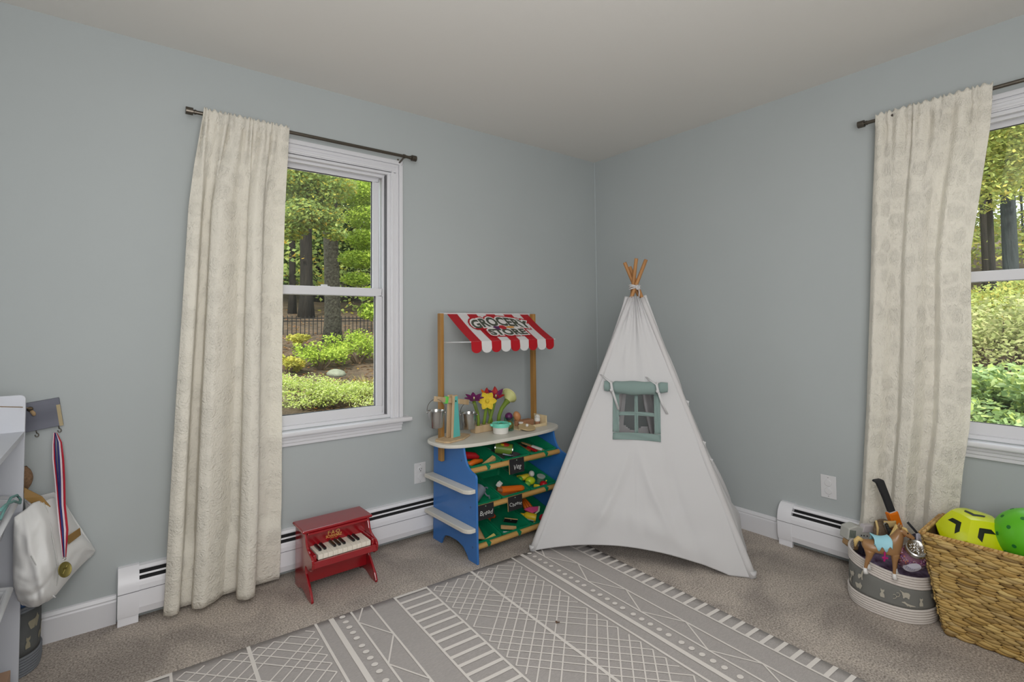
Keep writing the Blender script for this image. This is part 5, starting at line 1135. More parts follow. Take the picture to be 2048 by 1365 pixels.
# foam axe: black grip, orange block
M = plane_M(1788, 1040, -.20)
t = thing('foam_sword', 'toy foam sword with black grip and orange block, leaning in the fabric bin', 'toy sword', M=M @ Matrix.Rotation(R_(-17), 4, 'Y'))
po = [(-.0135, .035), (.0145, .035), (.013, .10), (.010, .178), (-.002, .186), (-.028, .190), (-.034, .184), (-.022, .172), (-.015, .10)]
MB().prism(po, -.010, .010, 'y').build('grip', mat('black_foam', (46, 46, 48), .8), t, bevel=.004)
MB().box(-.021, .021, -.014, .014, -.075, .036).build('guard_block', mat('orange_foam', (226, 118, 8), .55), t, bevel=.004)
MB().box(-.012, .014, -.0155, -.013, -.075, .030).build('raised_panel', mat('orange_foam', (226, 118, 8), .55), t, bevel=.001)
MB().box(-.014, .016, -.011, .011, .0355, .0395).build('collar', mat('foam_white', (210, 200, 196), .6), t)
# brown fur toy pouch with pale trim, remote with chrome frame
M = plane_M(1765, 1062, -.25)
m = MB(); m.grid(lambda a, b: Vector((math.cos(a*6.283)*.040*(1-.15*b)+.004*fbm((a*4, b*4, 1), 1), math.sin(a*6.283)*.024, -.05+.088*b+.006*math.sin(a*12))), 36, 14, wrap=True)
t = thing('doll_bag', 'brown fur doll bag with yellow trim behind the horse', 'doll bag', M=M); m.build('pouch', mat('brown_fur', (126, 108, 88), .9, var=.3, vscale=45, bump=.8, bscale=120, bdist=.005), t, smooth=True, fix=False)
YT = mat('yellow_trim', (206, 178, 122), .7)
MB().grid(lambda a, b: Vector((-.012+.052*a, -.026-.004*math.sin(a*3.14), .052-.020*b-.008*math.sin(a*3.14)*b)), 12, 4).build('flap', YT, t, smooth=True, solid=.004, fix=False)
MB().tube([(-.038, -.016, .050), (-.036, -.022, .020), (-.042, -.024, -.030)], [.004, .005, .0025], 8).build('strap', YT, t, smooth=True)
M = plane_M(1776, 1060, -.31) @ Matrix.Rotation(R_(-22), 4, 'Y')
t = thing('hair_clip', 'chrome framed dark clip standing between doll bag and orange block', 'clip', M=M)
MB().prism([(-.0085, -.03), (.0085, -.03), (.0085, .026), (.005, .031), (-.005, .031), (-.0085, .026)], -.004, .002, 'y').build('chrome_frame', STEEL, t, bevel=.001)
MB().box(-.0055, .0055, -.0055, -.004, -.028, .024).build('dark_inlay', mat('inlay', (58, 62, 62), .4), t); 
for z in (-.015, 0, .012, .021): MB().ball((0, -.0058, z), .0016, 8).build('stud', STEEL, t)
# grey-white toy spaceship / truck
M = plane_M(1720, 1068, -.21) @ Matrix.Diagonal((1.2, 1.2, 1.2, 1)) @ Matrix.Rotation(R_(8), 4, 'Y')
t = thing('toy_vehicle', 'pale grey plastic toy vehicle with vents lying at the left of the fabric bin', 'toy vehicle', M=M)
TG_ = mat('pale_grey_toy', (186, 186, 180), .45)
MB().prism([(-.062, -.022), (-.060, .020), (-.030, .034), (.005, .026), (.040, .034), (.060, .018), (.060, -.014), (.012, -.020), (-.004, -.012), (-.028, -.034)], -.024, .024, 'y').build('hull', TG_, t, bevel=.004)
MB().prism([(-.010, .012), (-.004, .040), (.030, .044), (.036, .018)], -.026, .0, 'y').build('cabin', mat('lilac_grey_toy', (196, 190, 192), .45), t, bevel=.003)
for k in range(4): MB().box(-.056+k*.006, -.0525+k*.006, -.0262, -.0235, -.012, .016).build('vent_slat', mat('vent_green', (108, 118, 108), .5), t)
for x in (-.012, -.002, .010): MB().ball((x, -.0245, .002), .0028, 8).build('peg', DGRY, t)
MB().prism([(-.064, -.022), (-.066, -.040), (-.040, -.056), (-.018, -.052), (-.026, -.028)], -.028, .0, 'y').build('wood_block', mat('tan_panel', (168, 136, 96), .6, wood=True, alt=(140, 108, 72)), t, bevel=.003)
one(MB().box(-.018, .018, -.012, .012, -.028, .028), 'toy_block', mat('navy_block', (36, 32, 46), .6), plane_M(1728, 1098, -.30) @ Matrix.Rotation(R_(14), 4, 'Y'), 'dark navy block wedged behind the horse hindquarters', 'block', bevel=.006)
# bead jar
M = plane_M(1826, 1113, -.385) @ Matrix.Diagonal((1.42, 1.42, 1.42, 1)) @ Matrix.Rotation(R_(-16), 4, 'Y') @ Matrix.Rotation(R_(38), 4, 'X')
t = thing('bead_jar', 'clear jar of pink and purple beads with white label patches and silver lid', 'jar', M=M)
JG = thin_glass('jar_glass', (246, 244, 246))
o = MB().lathe([(0, -.045), (.022, -.045), (.034, -.036), (.041, -.015), (.040, .004), (.030, .024), (.021, .034), (.021, .038), (.019, .038), (.019, .033), (.028, .022), (.037, .003), (.038, -.014), (.031, -.034), (.02, -.042), (0, -.042)], 32, None, 1, .8).build('glass_body', JG, t); smooth_angle(o)
m = MB(); cols = []
for k in range(620):
    a = random.uniform(0, 6.283); z = random.uniform(-.038, .020); rad = (.037-.35*max(0, z-.004)-(.4*max(0, -.018-z)))*random.uniform(.90, .985); c = Vector((math.cos(a)*rad, math.sin(a)*rad*.8, z)); s_ = random.uniform(.0012, .0024)
    m.add([c+Vector(d)*s_ for d in ((1, 0, 0), (-1, 0, 0), (0, 1, 0), (0, -1, 0), (0, 0, 1), (0, 0, -1))], [(0, 2, 4), (2, 1, 4), (1, 3, 4), (3, 0, 4), (2, 0, 5), (1, 2, 5), (3, 1, 5), (0, 3, 5)])
tag(m.build('beads', island_mat('beads', [(214, 120, 160), (150, 60, 130), (232, 180, 90), (230, 90, 90), (190, 160, 210), (236, 214, 200), (120, 80, 160), (216, 150, 170)], .35, 0, .5), t, fix=False), kind='stuff')
MB().lathe([(0, -.04), (.018, -.038), (.033, -.030), (.0345, -.010), (.030, .010), (0, .018)], 20, None, 1, .8).build('bead_core', mat('bead_core', (176, 120, 148), .6, var=.3, vscale=300), t, smooth=True)
for a0 in (-128, -50):
    m = MB(); m.add([], []); vs = []
    for q in range(24):
        an = 2*math.pi*q/24; th_ = R_(a0)+math.cos(an)*.52; z = -.002+math.sin(an)*.018-math.cos(an)*.006*(1 if a0 > -90 else -1); rad = .0425 if z < .006 else .0425-.75*(z-.006)
        vs.append(Vector((math.cos(th_)*rad, math.sin(th_)*rad*.82, z)))
    cc = R_(a0); vs.append(Vector((math.cos(cc)*.0435, math.sin(cc)*.0435*.84, -.002))); m.add(vs, [(i, (i+1) % 24, 24) for i in range(24)]); m.build('label_patch', mat('label_white', (200, 198, 212), .6), t, fix=False)
m = MB()
for i, x in enumerate((-.62, -.42, -.22, -.02, .18)):
    th_ = R_(-128)+x*.55; 
    for zz in (-.006, .004): m.add([Vector((math.cos(th_+d)*.0445, math.sin(th_+d)*.0445*.84, -.002+zz+e)) for d, e in ((0, 0), (.06, 0), (.06, .0015), (0, .0015))], [(0, 1, 2, 3)])
    m.add([Vector((math.cos(th_+d)*.0445, math.sin(th_+d)*.0445*.84, -.002+e)) for d, e in ((0, -.006), (.02, -.006), (.02, .005), (0, .005))], [(0, 1, 2, 3)])
m.build('label_print', mat('violet_ink', (142, 134, 176), .6), t, fix=False)
o = MB().lathe([(0, .039), (.018, .039), (.0235, .042), (.0235, .033), (.025, .033), (.025, .045), (.022, .047), (.018, .044), (0, .043)], 28).build('lid', STEEL, t); smooth_angle(o)
m = MB()
for k in range(60): a = random.uniform(0, 6.283); q = .017*math.sqrt(random.random()); m.ball((math.cos(a)*q, math.sin(a)*q, .044), .0016, 6)
m.build('lid_sequins', STEEL, t)
# white tuft + dark bag edge behind the jar
M = plane_M(1838, 1082, -.27)
m = MB()
for k in range(16):
    a = random.uniform(-.4, .4); m.tube([(a*.02, random.uniform(-.006, .006), .028), (a*.03+.004, -.004, .0), (a*.035+.003*random.random(), -.004, -.034)], [.003, .006, .0015], 6)
o = m.build('doll_hair', mat('white_hair', (214, 212, 226), .7), None, smooth=True); o.matrix_world = M; tag(o, 'tuft of white doll hair behind the bead jar', 'doll')
t = thing('toy_case', 'dark toy case with pale edge lines behind the bead jar', 'toy case', M=plane_M(1846, 1096, -.24) @ Matrix.Rotation(R_(-24), 4, 'Y'))
MB().box(-.022, .012, -.02, .03, -.06, .05).build('case', mat('case_navy', (44, 42, 60), .5), t, bevel=.006)
for k in range(3): MB().tube([(.004+k*.004, -.0215, -.05), (.004+k*.004, -.0215, .045)], .001, 6).build('edge_piping', mat('pale_piping', (176, 176, 180), .5), t)
tag(MB().tube([W(1815, 1045, 'x', -.22), W(1830, 1062, 'x', -.22), W(1842, 1076, 'x', -.22)], .008, 10, ry=.5).build('black_ruler', mat('black_strap', (44, 46, 50), .5), None), 'short black strip lying behind the horse head', 'strap')

# ================================================================== WOVEN BASKET WITH BALLS
def basket():
    r = thing('woven_basket', 'large water hyacinth basket with balls, cut by the right edge', 'basket', (-.385, -2.096, 0))
    o_ = Vector((-.385, -2.096, 0))
    SG = island_mat('water_hyacinth', [(160, 128, 66), (194, 162, 98), (172, 138, 76), (210, 182, 118), (150, 118, 66), (200, 170, 106), (124, 96, 52), (182, 156, 106), (190, 156, 92)], .6, 0, .35)
    HB_ = .372; LY = .66; WX = .235
    # outline corners bottom / top (world minus o_)
    def corner(i, v):       # i: 0 front-left,1 front-right(-y),2 back-right,3 back-left
        fl = .046*v; b = [(-fl, .046*v), (-fl, -LY-.03*v), (WX+.012*v, -LY-.03*v), (WX+.012*v, .046*v)][i]; return Vector((b[0], b[1], 0))
    rows = 35; dz = HB_/rows
    m = MB(); m2 = MB()
    for side, (a, b) in enumerate(((0, 1), (0, 3))):
        for k in range(rows):
            v = (k+.5)/rows; A_ = corner(a, v); B_ = corner(b, v); L = (B_-A_).length; d = (B_-A_).normalized(); n = Vector((-1, 0, 0)) if side == 0 else Vector((0, 1, 0))
            sl = .050; x = -random.uniform(0, sl)
            while x < L:
                l = sl*random.uniform(.85, 1.25); x0 = max(0, x); x1 = min(L, x+l*1.1)
                if x1-x0 > .012:
                    c = A_+d*((x0+x1)/2)+Vector((0, 0, (k+.5)*dz+.004)); hl = (x1-x0)/2; tilt = random.uniform(.02, .12)*(1 if side == 0 else 1)
                    ph = random.uniform(.85, 1.2); out = random.uniform(.0, .003)
                    # a lens-shaped strand, 12 segments round, tapered both ends
                    N1, N2 = 6, 7; vs = []
                    for i in range(N2):
                        s_ = -1+2*i/(N2-1); rad = dz*.66*ph*math.sqrt(max(0, 1-abs(s_)**2.6))+.0006; cc = c+d*(s_*hl)+Vector((0, 0, -s_*hl*tilt*.5))+n*(out+.004*(1-s_*s_))
                        for q in range(N1): an = 2*math.pi*q/N1; vs.append(cc+n*(math.cos(an)*rad*.62)+Vector((0, 0, math.sin(an)*rad)))
                    fs = [(i*N1+q, i*N1+(q+1) % N1, (i+1)*N1+(q+1) % N1, (i+1)*N1+q) for i in range(N2-1) for q in range(N1)]
                    m.add(vs, fs)
                x += l
    o = m.build('woven_strands', SG, r, smooth=True, fix=True); o['kind'] = 'stuff'
    # inner shell
    C0 = [corner(i, 0) for i in range(4)]; C1 = [corner(i, 1)+Vector((0, 0, HB_)) for i in range(4)]
    sh = MB(); cen = Vector((WX/2, -LY/2, 0)); ins = lambda p: p+(Vector((cen.x, cen.y, p.z))-p)*.02
    sh.add([ins(p) for p in C0]+[ins(p) for p in C1], [(0, 1, 2, 3)]+[(i, (i+1) % 4, 4+(i+1) % 4, 4+i) for i in range(4)]); sh.build('inner_frame', mat('basket_dark', (96, 70, 42), .8, var=.3, vscale=60), r, solid=.006)
    # braided rim
    rm = MB(); s = 0
    for a, b in ((0, 1), (0, 3), (3, 2)):
        A_ = corner(a, 1)+Vector((0, 0, HB_+.004)); B_ = corner(b, 1)+Vector((0, 0, HB_+.004)); L = (B_-A_).length; d = (B_-A_).normalized(); n = Vector((d.y, -d.x, 0)); k = int(L/.0125)
        for i in range(k):
            p = A_+d*((i+.5)/k*L); sg = 1
            for lane in (-1, 1):
                q = p+n*lane*.005+Vector((0, 0, .002*lane)); e = (d*.8+Vector((0, 0, .75*lane))+n*.2).normalized()
                rm.tube([q-e*.0105, q-e*.005, q+e*.005, q+e*.0105], [.0018, .0058, .0058, .0018], 6)
    rm.build('braided_rim', island_mat('water_hyacinth_rim', [(196, 158, 96), (170, 130, 74), (206, 170, 110), (150, 112, 62)], .6, 0, .35), r, smooth=True)
basket()
# faceted yellow ball (12 pentagon panels)
def yball():
    c = W(1945, 1077, 'x', -.275); R0 = .108
    r = thing('yellow_ball', 'neon yellow panelled ball with black chevrons on top of the woven basket', 'ball', tuple(c))
    ph = (1+5**.5)/2; base = [Vector((a, b, c_)) for a in (-1, 1) for b in (-1, 1) for c_ in (-1, 1)]+[Vector(v) for a in (-1, 1) for b in (-1, 1) for v in ((0, a/ph, b*ph), (a/ph, b*ph, 0), (a*ph, 0, b/ph))]
    ce = [Vector(v).normalized() for a in (-1, 1) for b in (-1, 1) for v in ((0, a*ph, b), (a*ph, b, 0), (a, 0, b*ph))]
    # orientation: one shared edge points at the camera
    D = (CAM-c).normalized(); Q = Matrix.Identity(3)
    best = None
    X = (RV*.0+_r); Y = D; Zz = X.cross(Y)*-1
    # frame: local edge midpoint (0,1,0)-dir between two faces (±?,ph)
    Xc = (_r-D*_r.dot(D)).normalized(); F = Matrix((Xc, D.cross(Xc), D)).transposed()         # columns: right, up, towards camera
    TA, TB = Vector((-.50, .42, .76)).normalized(), Vector((.47, .0, .88)).normalized()
    fa = ce[0]; fb = [f for f in ce if .3 < f.dot(fa) < .6][0]
    def basis(p, q): n_ = p.cross(q).normalized(); return Matrix((p, n_, p.cross(n_))).transposed()
    rot = F @ (basis(TA, TB) @ basis(fa, fb).transposed())
    up3 = rot.transposed() @ (F @ Vector((.27, .69, .67))); fc = max([f for f in ce if f is not fa and f is not fb], key=lambda f: f.dot(up3)); VV = (fa+fb+fc).normalized()
    YM = mat('neon_yellow', (208, 218, 16), .25, spec=.5, coat=.25); KM = mat('ball_black', (28, 34, 18), .4)
    for f in ce:
        vs = [v for v in base if v.normalized().dot(f) > .78]
        t1 = f.orthogonal().normalized(); t2 = f.cross(t1); vs.sort(key=lambda v: math.atan2(v.dot(t2), v.dot(t1)))
        m = MB(); n = 10
        def bul(p):
            p = p.normalized(); k = f.dot(p); flat = 1/k*.87       # pentagon plane
            e = min(1, max(0, (1-k)/.17)); rad = R0*lerp(flat, 1, .45)
            return rot @ (p*rad)
        fan = []
        for i in range(5):
            a, b = vs[i].normalized(), vs[(i+1) % 5].normalized()
            m.grid(lambda u, v: bul(f*(1-v)+(a.lerp(b, u))*v if v > 1e-6 else f), 9, 9)
        o = m.build('ball_panel', YM, r, smooth=True)
        # chevron printed on the panel
        tv = VV if f in (fa, fb, fc) else vs[0].normalized(); t1 = (tv-f*f.dot(tv)).normalized(); t2 = f.cross(t1)
        sc = .30; xo = .45 if f in (fa, fb, fc) else 0; ch = [(a_+xo, b_) for a_, b_ in ((-.55, .95), (.08, .95), (.78, 0), (.08, -.95), (-.55, -.95), (.10, 0))]
        cm = MB()
        for P_ in ([ch[0], ch[1], ch[2], ch[5]], [ch[5], ch[2], ch[3], ch[4]]):
            def cp(u, v):
                x = lerp(lerp(P_[0][0], P_[1][0], u), lerp(P_[3][0], P_[2][0], u), v); y = lerp(lerp(P_[0][1], P_[1][1], u), lerp(P_[3][1], P_[2][1], u), v)
                q = bul(f+t1*x*sc*1.05+t2*y*sc*1.05); return q*1.006
            cm.grid(cp, 8, 8)
        cm.build('chevron', KM, r, smooth=True, fix=False)
yball()
c = W(2062, 1078, 'x', -.265)
t = thing('green_ball', 'lime green foam ball with round holes at the right picture edge', 'ball', tuple(c))
MB().ball((0, 0, 0), .104, 40).build('ball_shell', mat('lime_green', (92, 182, 32), .35, spec=.45), t, smooth=True)
DG = mat('hole_green', (34, 112, 42), .5)
gd = (1+5**.5)/2
for k in range(46):
    z = 1-2*(k+.5)/46; a = 2*math.pi*k/gd; d = Vector((math.cos(a)*math.sqrt(1-z*z), math.sin(a)*math.sqrt(1-z*z), z)); q = d.to_track_quat('Z', 'Y').to_matrix().to_4x4()
    MB().lathe([(0, .1042), (.0055, .1042), (.0065, .1046), (.007, .1036)], 12, q).build('hole', DG, t)
t = thing('teal_scarf', 'dark teal cloth tucked between the two balls in the basket', 'cloth', tuple(W(2012, 1105, 'x', -.28)))
m = MB(); m.grid(lambda a, b: Vector((-.05+.16*a, -.14+.22*b, -.045+.02*fbm((a*4, b*4, 2), 1))), 16, 16); m.build('cloth', mat('dark_teal', (24, 74, 66), .9), t, smooth=True, solid=.004, fix=False)
# ================================================================== OUTSIDE
def gz(x, y):
    d = math.sqrt(max(x, 0)**2+max(y, 0)**2); return -.12+.135*d+.0004*d*d
def ground():
    m = MB(); xs = [-26+i*1.0 for i in range(98)]
    ys = [-26+i*1.0 for i in range(98)]
    G = mat('leaf_litter', (104, 86, 68), .95, var=.35, vscale=3.5, alt=(66, 56, 44), bump=.9, bscale=12, bdist=.05)
    def P(u, v):
        x = -14+74*u; y = -14+74*v; return Vector((x, y, gz(x, y)+.05*fbm((x*.5, y*.5, 0), 1)-(.25 if (x < .3 and y < .3) else 0)))
    m.grid(P, 110, 110); o = m.build('ground', G, None, smooth=True, fix=False); struct(o)
ground()
def leaves(name, blobs, n, size, m, parent=None, flat=.6, aspect=.6, droop=0):
    """n leaf blades scattered in ellipsoids; returns one mesh"""
    B_ = np.array([[*c, *r_] for c, r_ in blobs]); vol = B_[:, 3]*B_[:, 4]*B_[:, 5]; vol = vol**.75; idx = rng.choice(len(B_), n, p=vol/vol.sum())
    d = rng.normal(size=(n, 3)); d /= np.linalg.norm(d, axis=1)[:, None]; rad = rng.random(n)**(1/2.6)
    c = B_[idx, :3]+d*rad[:, None]*B_[idx, 3:]
    sz = size*(.6+.8*rng.random(n))
    ax = rng.normal(size=(n, 3)); ax[:, 2] *= flat; ax /= np.linalg.norm(ax, axis=1)[:, None]
    nr = rng.normal(size=(n, 3))*.7; nr[:, 2] += 1.0; nr[:, :2] -= .35
    bx_ = np.cross(ax, nr); bx_ /= np.linalg.norm(bx_, axis=1)[:, None]
    up = np.cross(bx_, ax)
    v = np.empty((n, 5, 3)); s_ = sz[:, None]
    v[:, 0] = c-ax*s_*.5; v[:, 1] = c-ax*s_*.05+bx_*s_*aspect*.5; v[:, 2] = c+ax*s_*.5; v[:, 3] = c-ax*s_*.05-bx_*s_*aspect*.5; v[:, 4] = c-ax*s_*.05-up*s_*.1
    base = (np.arange(n)*5)[:, None, None]; f = np.array([[0, 1, 4], [1, 2, 4], [2, 3, 4], [3, 0, 4]])[None]+base
    me = bpy.data.meshes.new(name); me.vertices.add(n*5); me.vertices.foreach_set('co', v.ravel()); nt = n*4
    me.loops.add(nt*3); me.polygons.add(nt); me.loops.foreach_set('vertex_index', f.ravel().astype(np.int32)); me.polygons.foreach_set('loop_start', np.arange(nt, dtype=np.int32)*3); me.polygons.foreach_set('loop_total', np.full(nt, 3, dtype=np.int32)); me.update(); me.validate()
    me.materials.append(m); o = bpy.data.objects.new(name, me); COL.objects.link(o)
    if parent: o.parent = parent; o.matrix_parent_inverse = parent.matrix_world.inverted(); o['kind'] = 'stuff'
    return o
LG = island_mat('maple_leaf', [(152, 174, 100), (172, 190, 112), (136, 162, 92), (188, 202, 118), (156, 178, 106), (174, 190, 102), (212, 200, 84), (146, 172, 104), (166, 186, 112), (220, 184, 74)], transl=.5)
LG2 = island_mat('bright_leaf', [(150, 176, 62), (176, 198, 76), (132, 160, 58), (190, 206, 84), (160, 184, 70)])
LY = island_mat('yellow_leaf', [(196, 190, 84), (208, 204, 100), (172, 178, 76), (206, 182, 84)])
LP = island_mat('pale_shrub_leaf', [(190, 204, 110), (176, 196, 84), (206, 214, 140), (160, 186, 76), (216, 220, 170), (184, 200, 70)])
LD = island_mat('woods_leaf', [(168, 182, 100), (186, 196, 110), (150, 168, 94), (200, 196, 100), (176, 188, 110), (210, 192, 96)])
LB = island_mat('olive_shrub_leaf', [(186, 188, 132), (164, 172, 112), (200, 196, 140), (156, 166, 104), (192, 200, 128)])
LM = island_mat('laurel_leaf', [(150, 176, 122), (172, 196, 134), (136, 162, 108), (190, 208, 150), (200, 214, 130), (182, 200, 110)])
LS = island_mat('shade_leaf', [(92, 116, 58), (74, 98, 50), (110, 132, 62), (84, 108, 58), (126, 142, 64)])  # darker greens: shade between the far trunks put into the leaf colour
BARK = mat('bark', (48, 43, 36), .95, var=.4, vscale=14, alt=(34, 31, 27), bump=1, bscale=26, bdist=.03, stretch=(1, 1, .15))
BARKL = mat('lichen_bark', (50, 44, 36), .95, var=.5, vscale=22, alt=(92, 90, 76), bump=1, bscale=26, bdist=.03)
BARKB = mat('blue_grey_bark', (62, 68, 68), .95, var=.3, vscale=14, alt=(52, 56, 56), bump=1, bscale=26, bdist=.03, stretch=(1, 1, .15))
def trunk(par, x, y, r0, h, m, lean=(0, 0), root=True, taper=.75, n=14):
    z0 = gz(x, y)-.15; o_ = par.location; pts = []; rs = []
    for k in range(13):
        t = k/12; pts.append(Vector((x+lean[0]*t*h+.02*math.sin(t*9+x), y+lean[1]*t*h, z0+t*h))-o_); rs.append(r0*(1-(1-taper)*t)*(1+(.5*math.exp(-t*h/.25) if root else 0)))
    return MB().tube(pts, rs, n).build('trunk', m, par, smooth=True)
def tree(label, x, y, r0, h, bark, blobs=None, nl=0, ls=.1, lm=None, group=None, **kw):
    t = thing('tree', label, 'tree', (x, y, gz(x, y)), group=group); bpy.context.view_layer.update()
    trunk(t, x, y, r0, h, bark, **kw)
    if blobs: leaves('foliage', blobs, nl, ls, lm, t)
    return t
def shrub(label, x, y, r, hh, n, ls, lm, nb=7, spread=1.0, name='shrub', aspect=.55):
    z = gz(x, y); t = thing(name, label, 'shrub', (x, y, z)); bpy.context.view_layer.update(); bl = []; m = MB()
    for k in range(nb):
        a = random.uniform(0, 6.283); q = r*spread*math.sqrt(random.random()); c = (x+math.cos(a)*q, y+math.sin(a)*q, z+hh*random.uniform(.35, .95)*(1-.35*q/r)); s_ = random.uniform(.3, .5)
        bl.append((c, (r*s_, r*s_, hh*.22))); m.tube([Vector((0, 0, -.05)), (Vector(c)-Vector((x, y, z)))*.5+Vector((.02, 0, .03)), Vector(c)-Vector((x, y, z))], [.012, .008, .004], 5)
    m.build('stems', mat('twig', (96, 80, 62), .9), t); leaves('foliage', bl, n, ls, lm, t, aspect=aspect)
    return t
# trees seen through the left window (placed by bearing and distance)
X_ = lambda px, y: W(px, 640, 'y', y).x
tree('big oak with lichen-spotted trunk beyond the left window', X_(664, 7.2), 7.2, .150, 6.5, BARKL, [((X_(690, 6.5), 6.5, 4.6), (.9, .8, .7)), ((X_(735, 6.6), 6.6, 4.2), (.6, .7, .8))], 2600, .12, LG, lean=(-.012, 0))
tree('dark straight tree left of the big oak', X_(611, 11), 11, .16, 9, BARK, [((X_(610, 10.5), 10.5, 5.4), (1.0, .8, .8))], 1400, .14, LG)
tree('dark tree between the oak and the straight tree', X_(636, 15), 15, .13, 12, BARK)
tree('slim tree beside the cream curtain edge', X_(583, 12), 12, .09, 9, BARK)
tree('maple whose leafy boughs hang across the top of the left window', X_(540, 5.6), 5.6, .10, 6, BARK,
     [((X_(585, 5.0), 5.0, 3.45), (.42, .4, .34)), ((X_(620, 5.1), 5.1, 3.15), (.38, .35, .30)), ((X_(605, 5.0), 5.0, 2.85), (.34, .35, .22)), ((X_(648, 5.1), 5.1, 2.85), (.30, .3, .20)), ((X_(575, 5.2), 5.2, 2.65), (.30, .3, .18)), ((X_(668, 5.0), 5.0, 2.62), (.20, .2, .13)), ((X_(650, 5.2), 5.2, 3.4), (.5, .4, .3))], 12500, .056, LG)
tree('beech with layered green sprays at the right of the left window', X_(765, 6.2), 6.2, .06, 5, BARK,
     [((X_(722, 5.8), 5.8, 2.35), (.40, .4, .16)), ((X_(735, 5.8), 5.8, 2.7), (.40, .4, .18)), ((X_(715, 5.8), 5.8, 2.0), (.28, .3, .12)), ((X_(735, 5.9), 5.9, 3.1), (.42, .4, .22)), ((X_(722, 5.9), 5.9, 3.55), (.5, .4, .26)), ((X_(742, 5.6), 5.6, 1.45), (.22, .25, .16)), ((X_(738, 5.6), 5.6, 1.75), (.20, .25, .12))], 9500, .055, LG2)
shrub('yellow-green bush in front of the oak trunk', X_(640, 5.0), 5.0, .34, .46, 1500, .045, LG2, 12)
shrub('green bush right of the oak foot', X_(718, 5.2), 5.2, .46, .62, 2400, .045, LG2, 14)
shrub('yellow bush by the fence', X_(602, 6.6), 6.6, .22, .34, 520, .06, LY, 6)
shrub('pale yellow shrub at the left of the left window view', X_(570, 4.8), 4.8, .26, .34, 900, .05, LY, 6)
shrub('pale silvery green shrub lowest in the left window', X_(612, 3.1), 3.1, .52, .42, 5200, .030, LP, 16, aspect=.35)
shrub('pale green low shrub at the bottom right of the left window', X_(690, 3.0), 3.0, .46, .28, 3600, .030, LP, 14, aspect=.35)
# grass tuft
m = MB()
gx, gy = X_(735, 3.2), 3.2
for k in range(110):
    a = random.uniform(0, 6.28); q = random.random()*.10; b = Vector((gx+math.cos(a)*q, gy+math.sin(a)*q, gz(gx, gy)-.02)); h_ = random.uniform(.18, .36); le = Vector((math.cos(a)*h_*.4, math.sin(a)*h_*.4, 0)); s_ = Vector((-math.sin(a), math.cos(a), 0))*.004
    m.add([b-s_, b+s_, b+le*.4+Vector((0, 0, h_*.7))+s_, b+le*.4+Vector((0, 0, h_*.7))-s_, b+le+Vector((0, 0, h_*.95))], [(0, 1, 2, 3), (3, 2, 4)])
tag(m.build('grass_tuft', island_mat('grass_blade', [(150, 150, 74), (176, 170, 96), (120, 136, 60)]), None, fix=False), 'tuft of dry green grass below the right side of the left window', 'grass')
# rock
def rock(x, y, s, label):
    bm = bmesh.new(); bmesh.ops.create_icosphere(bm, subdivisions=3, radius=s)
    for v in bm.verts: v.co *= 1+.18*noise.noise(v.co*6); v.co.z *= .55
    me = bpy.data.meshes.new('rock'); bm.to_mesh(me); bm.free(); me.materials.append(mat('rock_grey', (140, 144, 124), .9, var=.3, vscale=14, bump=.6, bscale=30, bdist=.01))
    o = bpy.data.objects.new('rock', me); COL.objects.link(o); o.location = (x, y, gz(x, y)+.01); tag(o, label, 'rock')
rock(X_(672, 4.6), 4.6, .13, 'grey mossy rock lying in the leaf litter')
# black metal fence
f = thing('garden_fence', 'black metal picket fence crossing the woods behind the oak', 'fence', (X_(560, 8.3), 8.3, 0)); bpy.context.view_layer.update()
FM = mat('fence_black', (34, 33, 32), .6); fx0, fx1 = X_(530, 8.3), X_(800, 8.3); pk = None; k = 0; inv = f.matrix_world.inverted()
x = fx0
while x < fx1:
    z = 1.02; r_ = .018 if k % 16 == 0 else .0065
    o = MB().box(-r_, r_, -r_, r_, -.15, .40+(.05 if k % 16 == 0 else .0)).build('post' if k % 16 == 0 else 'picket', FM, f) if (pk is None or k % 16 == 0) else None
    if o is None: o = pk.copy(); COL.objects.link(o); o.parent = f
    elif k % 16: pk = o
    o.matrix_parent_inverse = inv; o.location = (x, 8.3, z); x += .085; k += 1
for z in (1.36, 1.30, 1.00): o = MB().box(fx0, fx1, 8.29, 8.31, z, z+.02).build('rail', FM, f); o.matrix_parent_inverse = inv
# trees and shrubs seen through the right window
Y_ = lambda px, x: W(px, 640, 'x', x).y
tree('massive blue-grey trunk beyond the right window', 10.5, Y_(2027, 10.5), .115, 11, BARKB, [((10.0, Y_(2030, 10), 4.9), (.8, .9, .7)), ((9.8, Y_(2022, 9.8), 3.6), (.5, .5, .2))], 2600, .085, LD)
tree('thin tree left of the massive trunk beyond the right window', 13, Y_(1977, 13), .075, 10, BARK)
tree('young tree with yellowing crown beyond the right window', 8.5, Y_(1990, 8.5), .045, 5, BARK, [((8.2, Y_(1985, 8.2), 4.3), (.9, .8, .6)), ((8.3, Y_(2010, 8.3), 3.7), (.8, .7, .4)), ((8.0, Y_(1965, 8.0), 3.3), (.5, .5, .4)), ((8.2, Y_(2045, 8.2), 4.2), (.8, .7, .6))], 9000, .070, LD)
shrub('olive shrub with pale top filling the right window middle', 4.9, Y_(2000, 4.9), .95, .90, 5200, .06, LB, 16)
shrub('second olive shrub nearer the right picture edge', 5.6, Y_(2060, 5.6), .8, .80, 3000, .06, LB, 12)
shrub('tall pale thicket behind the olive shrubs in the right window', 8.0, Y_(1985, 8.0), 1.2, .75, 7000, .06, LD, 18)
shrub('yellow-green thicket at the foot of the massive trunk', 9.4, Y_(2050, 9.4), 1.1, .7, 6000, .06, LD, 14)
shrub('glossy light green laurel close below the right window', 2.6, Y_(2010, 2.6), .50, .66, 3600, .062, LM, 14)
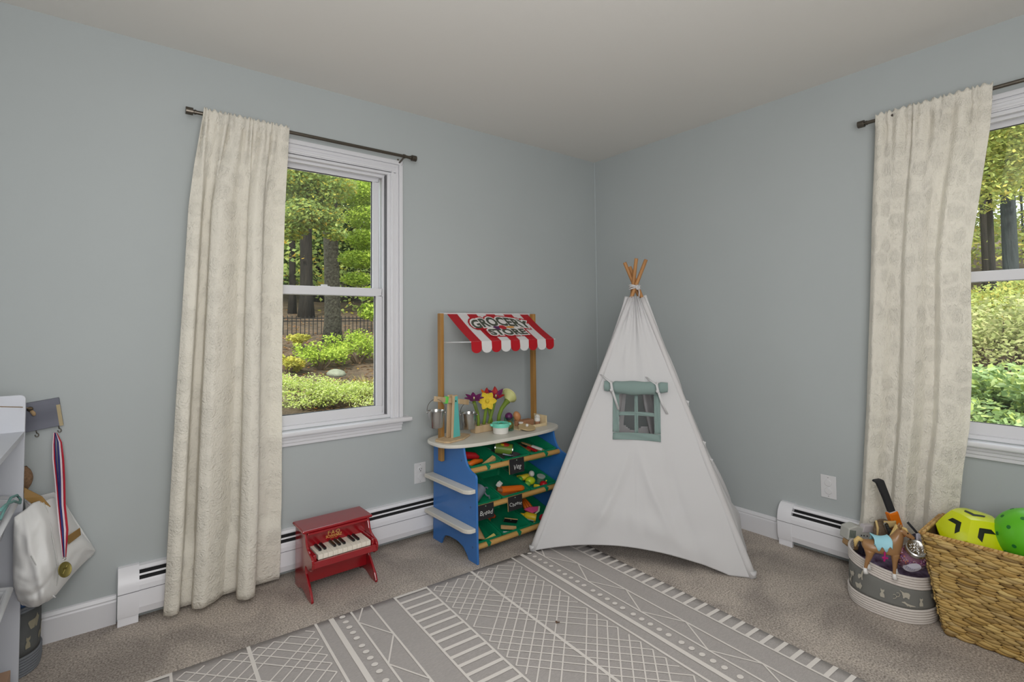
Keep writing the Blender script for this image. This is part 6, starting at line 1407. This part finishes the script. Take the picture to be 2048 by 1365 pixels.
shrub('dense green laurel at the lower right of the right window', 2.3, Y_(2055, 2.3), .48, .62, 3000, .062, LM, 12)
shrub('small blue-green fern bush beside the curtain in the right window', 2.9, Y_(1950, 2.9), .24, .62, 1000, .05, LM, 6)
# the woods behind: many trunks and leafy masses
WL = 'tree trunk standing in the woods among many like it'
k = 0
for i in range(100):
    ang = R_(random.uniform(-25, 135)); d = random.uniform(15, 36); x, y = math.cos(ang)*d-1, math.sin(ang)*d-1
    if ang < R_(60) and ang > R_(22) and i % 2: continue
    t = tree('slim dark tree in the far woods behind the house', x, y, random.uniform(.05, .13)*(1 if ang > R_(45) else .6), random.uniform(10, 14), BARK if i % 3 else BARKB, None, group='far woods trees', root=False, n=7)
wood = []
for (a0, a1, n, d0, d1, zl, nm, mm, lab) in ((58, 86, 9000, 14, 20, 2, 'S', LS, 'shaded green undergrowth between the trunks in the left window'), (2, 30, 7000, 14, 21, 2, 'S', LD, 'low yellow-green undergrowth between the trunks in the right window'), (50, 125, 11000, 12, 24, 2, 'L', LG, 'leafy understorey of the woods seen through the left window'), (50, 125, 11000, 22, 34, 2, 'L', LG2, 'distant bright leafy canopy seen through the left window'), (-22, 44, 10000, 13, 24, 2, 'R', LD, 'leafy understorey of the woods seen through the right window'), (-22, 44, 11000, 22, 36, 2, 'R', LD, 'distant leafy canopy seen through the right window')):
    bl = []
    for q in range(210):
        ang = R_(random.uniform(a0, a1)); d = random.uniform(d0, d1); x, y = math.cos(ang)*d, math.sin(ang)*d; g = gz(x, y)
        zz = g+ (random.uniform(.5, 9) if nm != 'S' else random.uniform(.9, 5)); bl.append(((x, y, zz), (random.uniform(.8, 2.0), random.uniform(.8, 2.0), random.uniform(.4, 1.0))))
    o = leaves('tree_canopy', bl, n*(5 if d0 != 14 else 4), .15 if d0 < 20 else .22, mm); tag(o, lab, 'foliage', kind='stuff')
# fallen leaves on the ground
n = 16000; th_ = rng.random(n)*R_(100)-R_(5)
d_ = 1.6+rng.random(n)**1.6*12; pts = []
bl = []
o = None
m = MB()
for k in range(n):
    x, y = math.cos(th_[k])*d_[k]-1.0, math.sin(th_[k])*d_[k]
    if x < .3 and y < .3: continue
    z = gz(x, y)+.05*fbm((x*.5, y*.5, 0), 1)+.012; s_ = random.uniform(.02, .046); a = random.uniform(0, 6.28); t_ = random.uniform(-.3, .3)
    m.add([(x+math.cos(a+q)*s_*w_, y+math.sin(a+q)*s_*w_, z+t_*s_*math.cos(q)) for q, w_ in ((0, 1), (1.6, .6), (3.1, .8), (4.7, .6))], [(0, 1, 2, 3)])
tag(m.build('fallen_leaves', island_mat('fallen_leaf', [(176, 136, 96), (150, 110, 76), (216, 176, 80), (120, 92, 70), (196, 160, 126), (160, 122, 88), (204, 140, 66), (140, 108, 80), (132, 100, 74)]), None, fix=False), 'fallen autumn leaves scattered over the ground outside', 'leaves', kind='stuff')
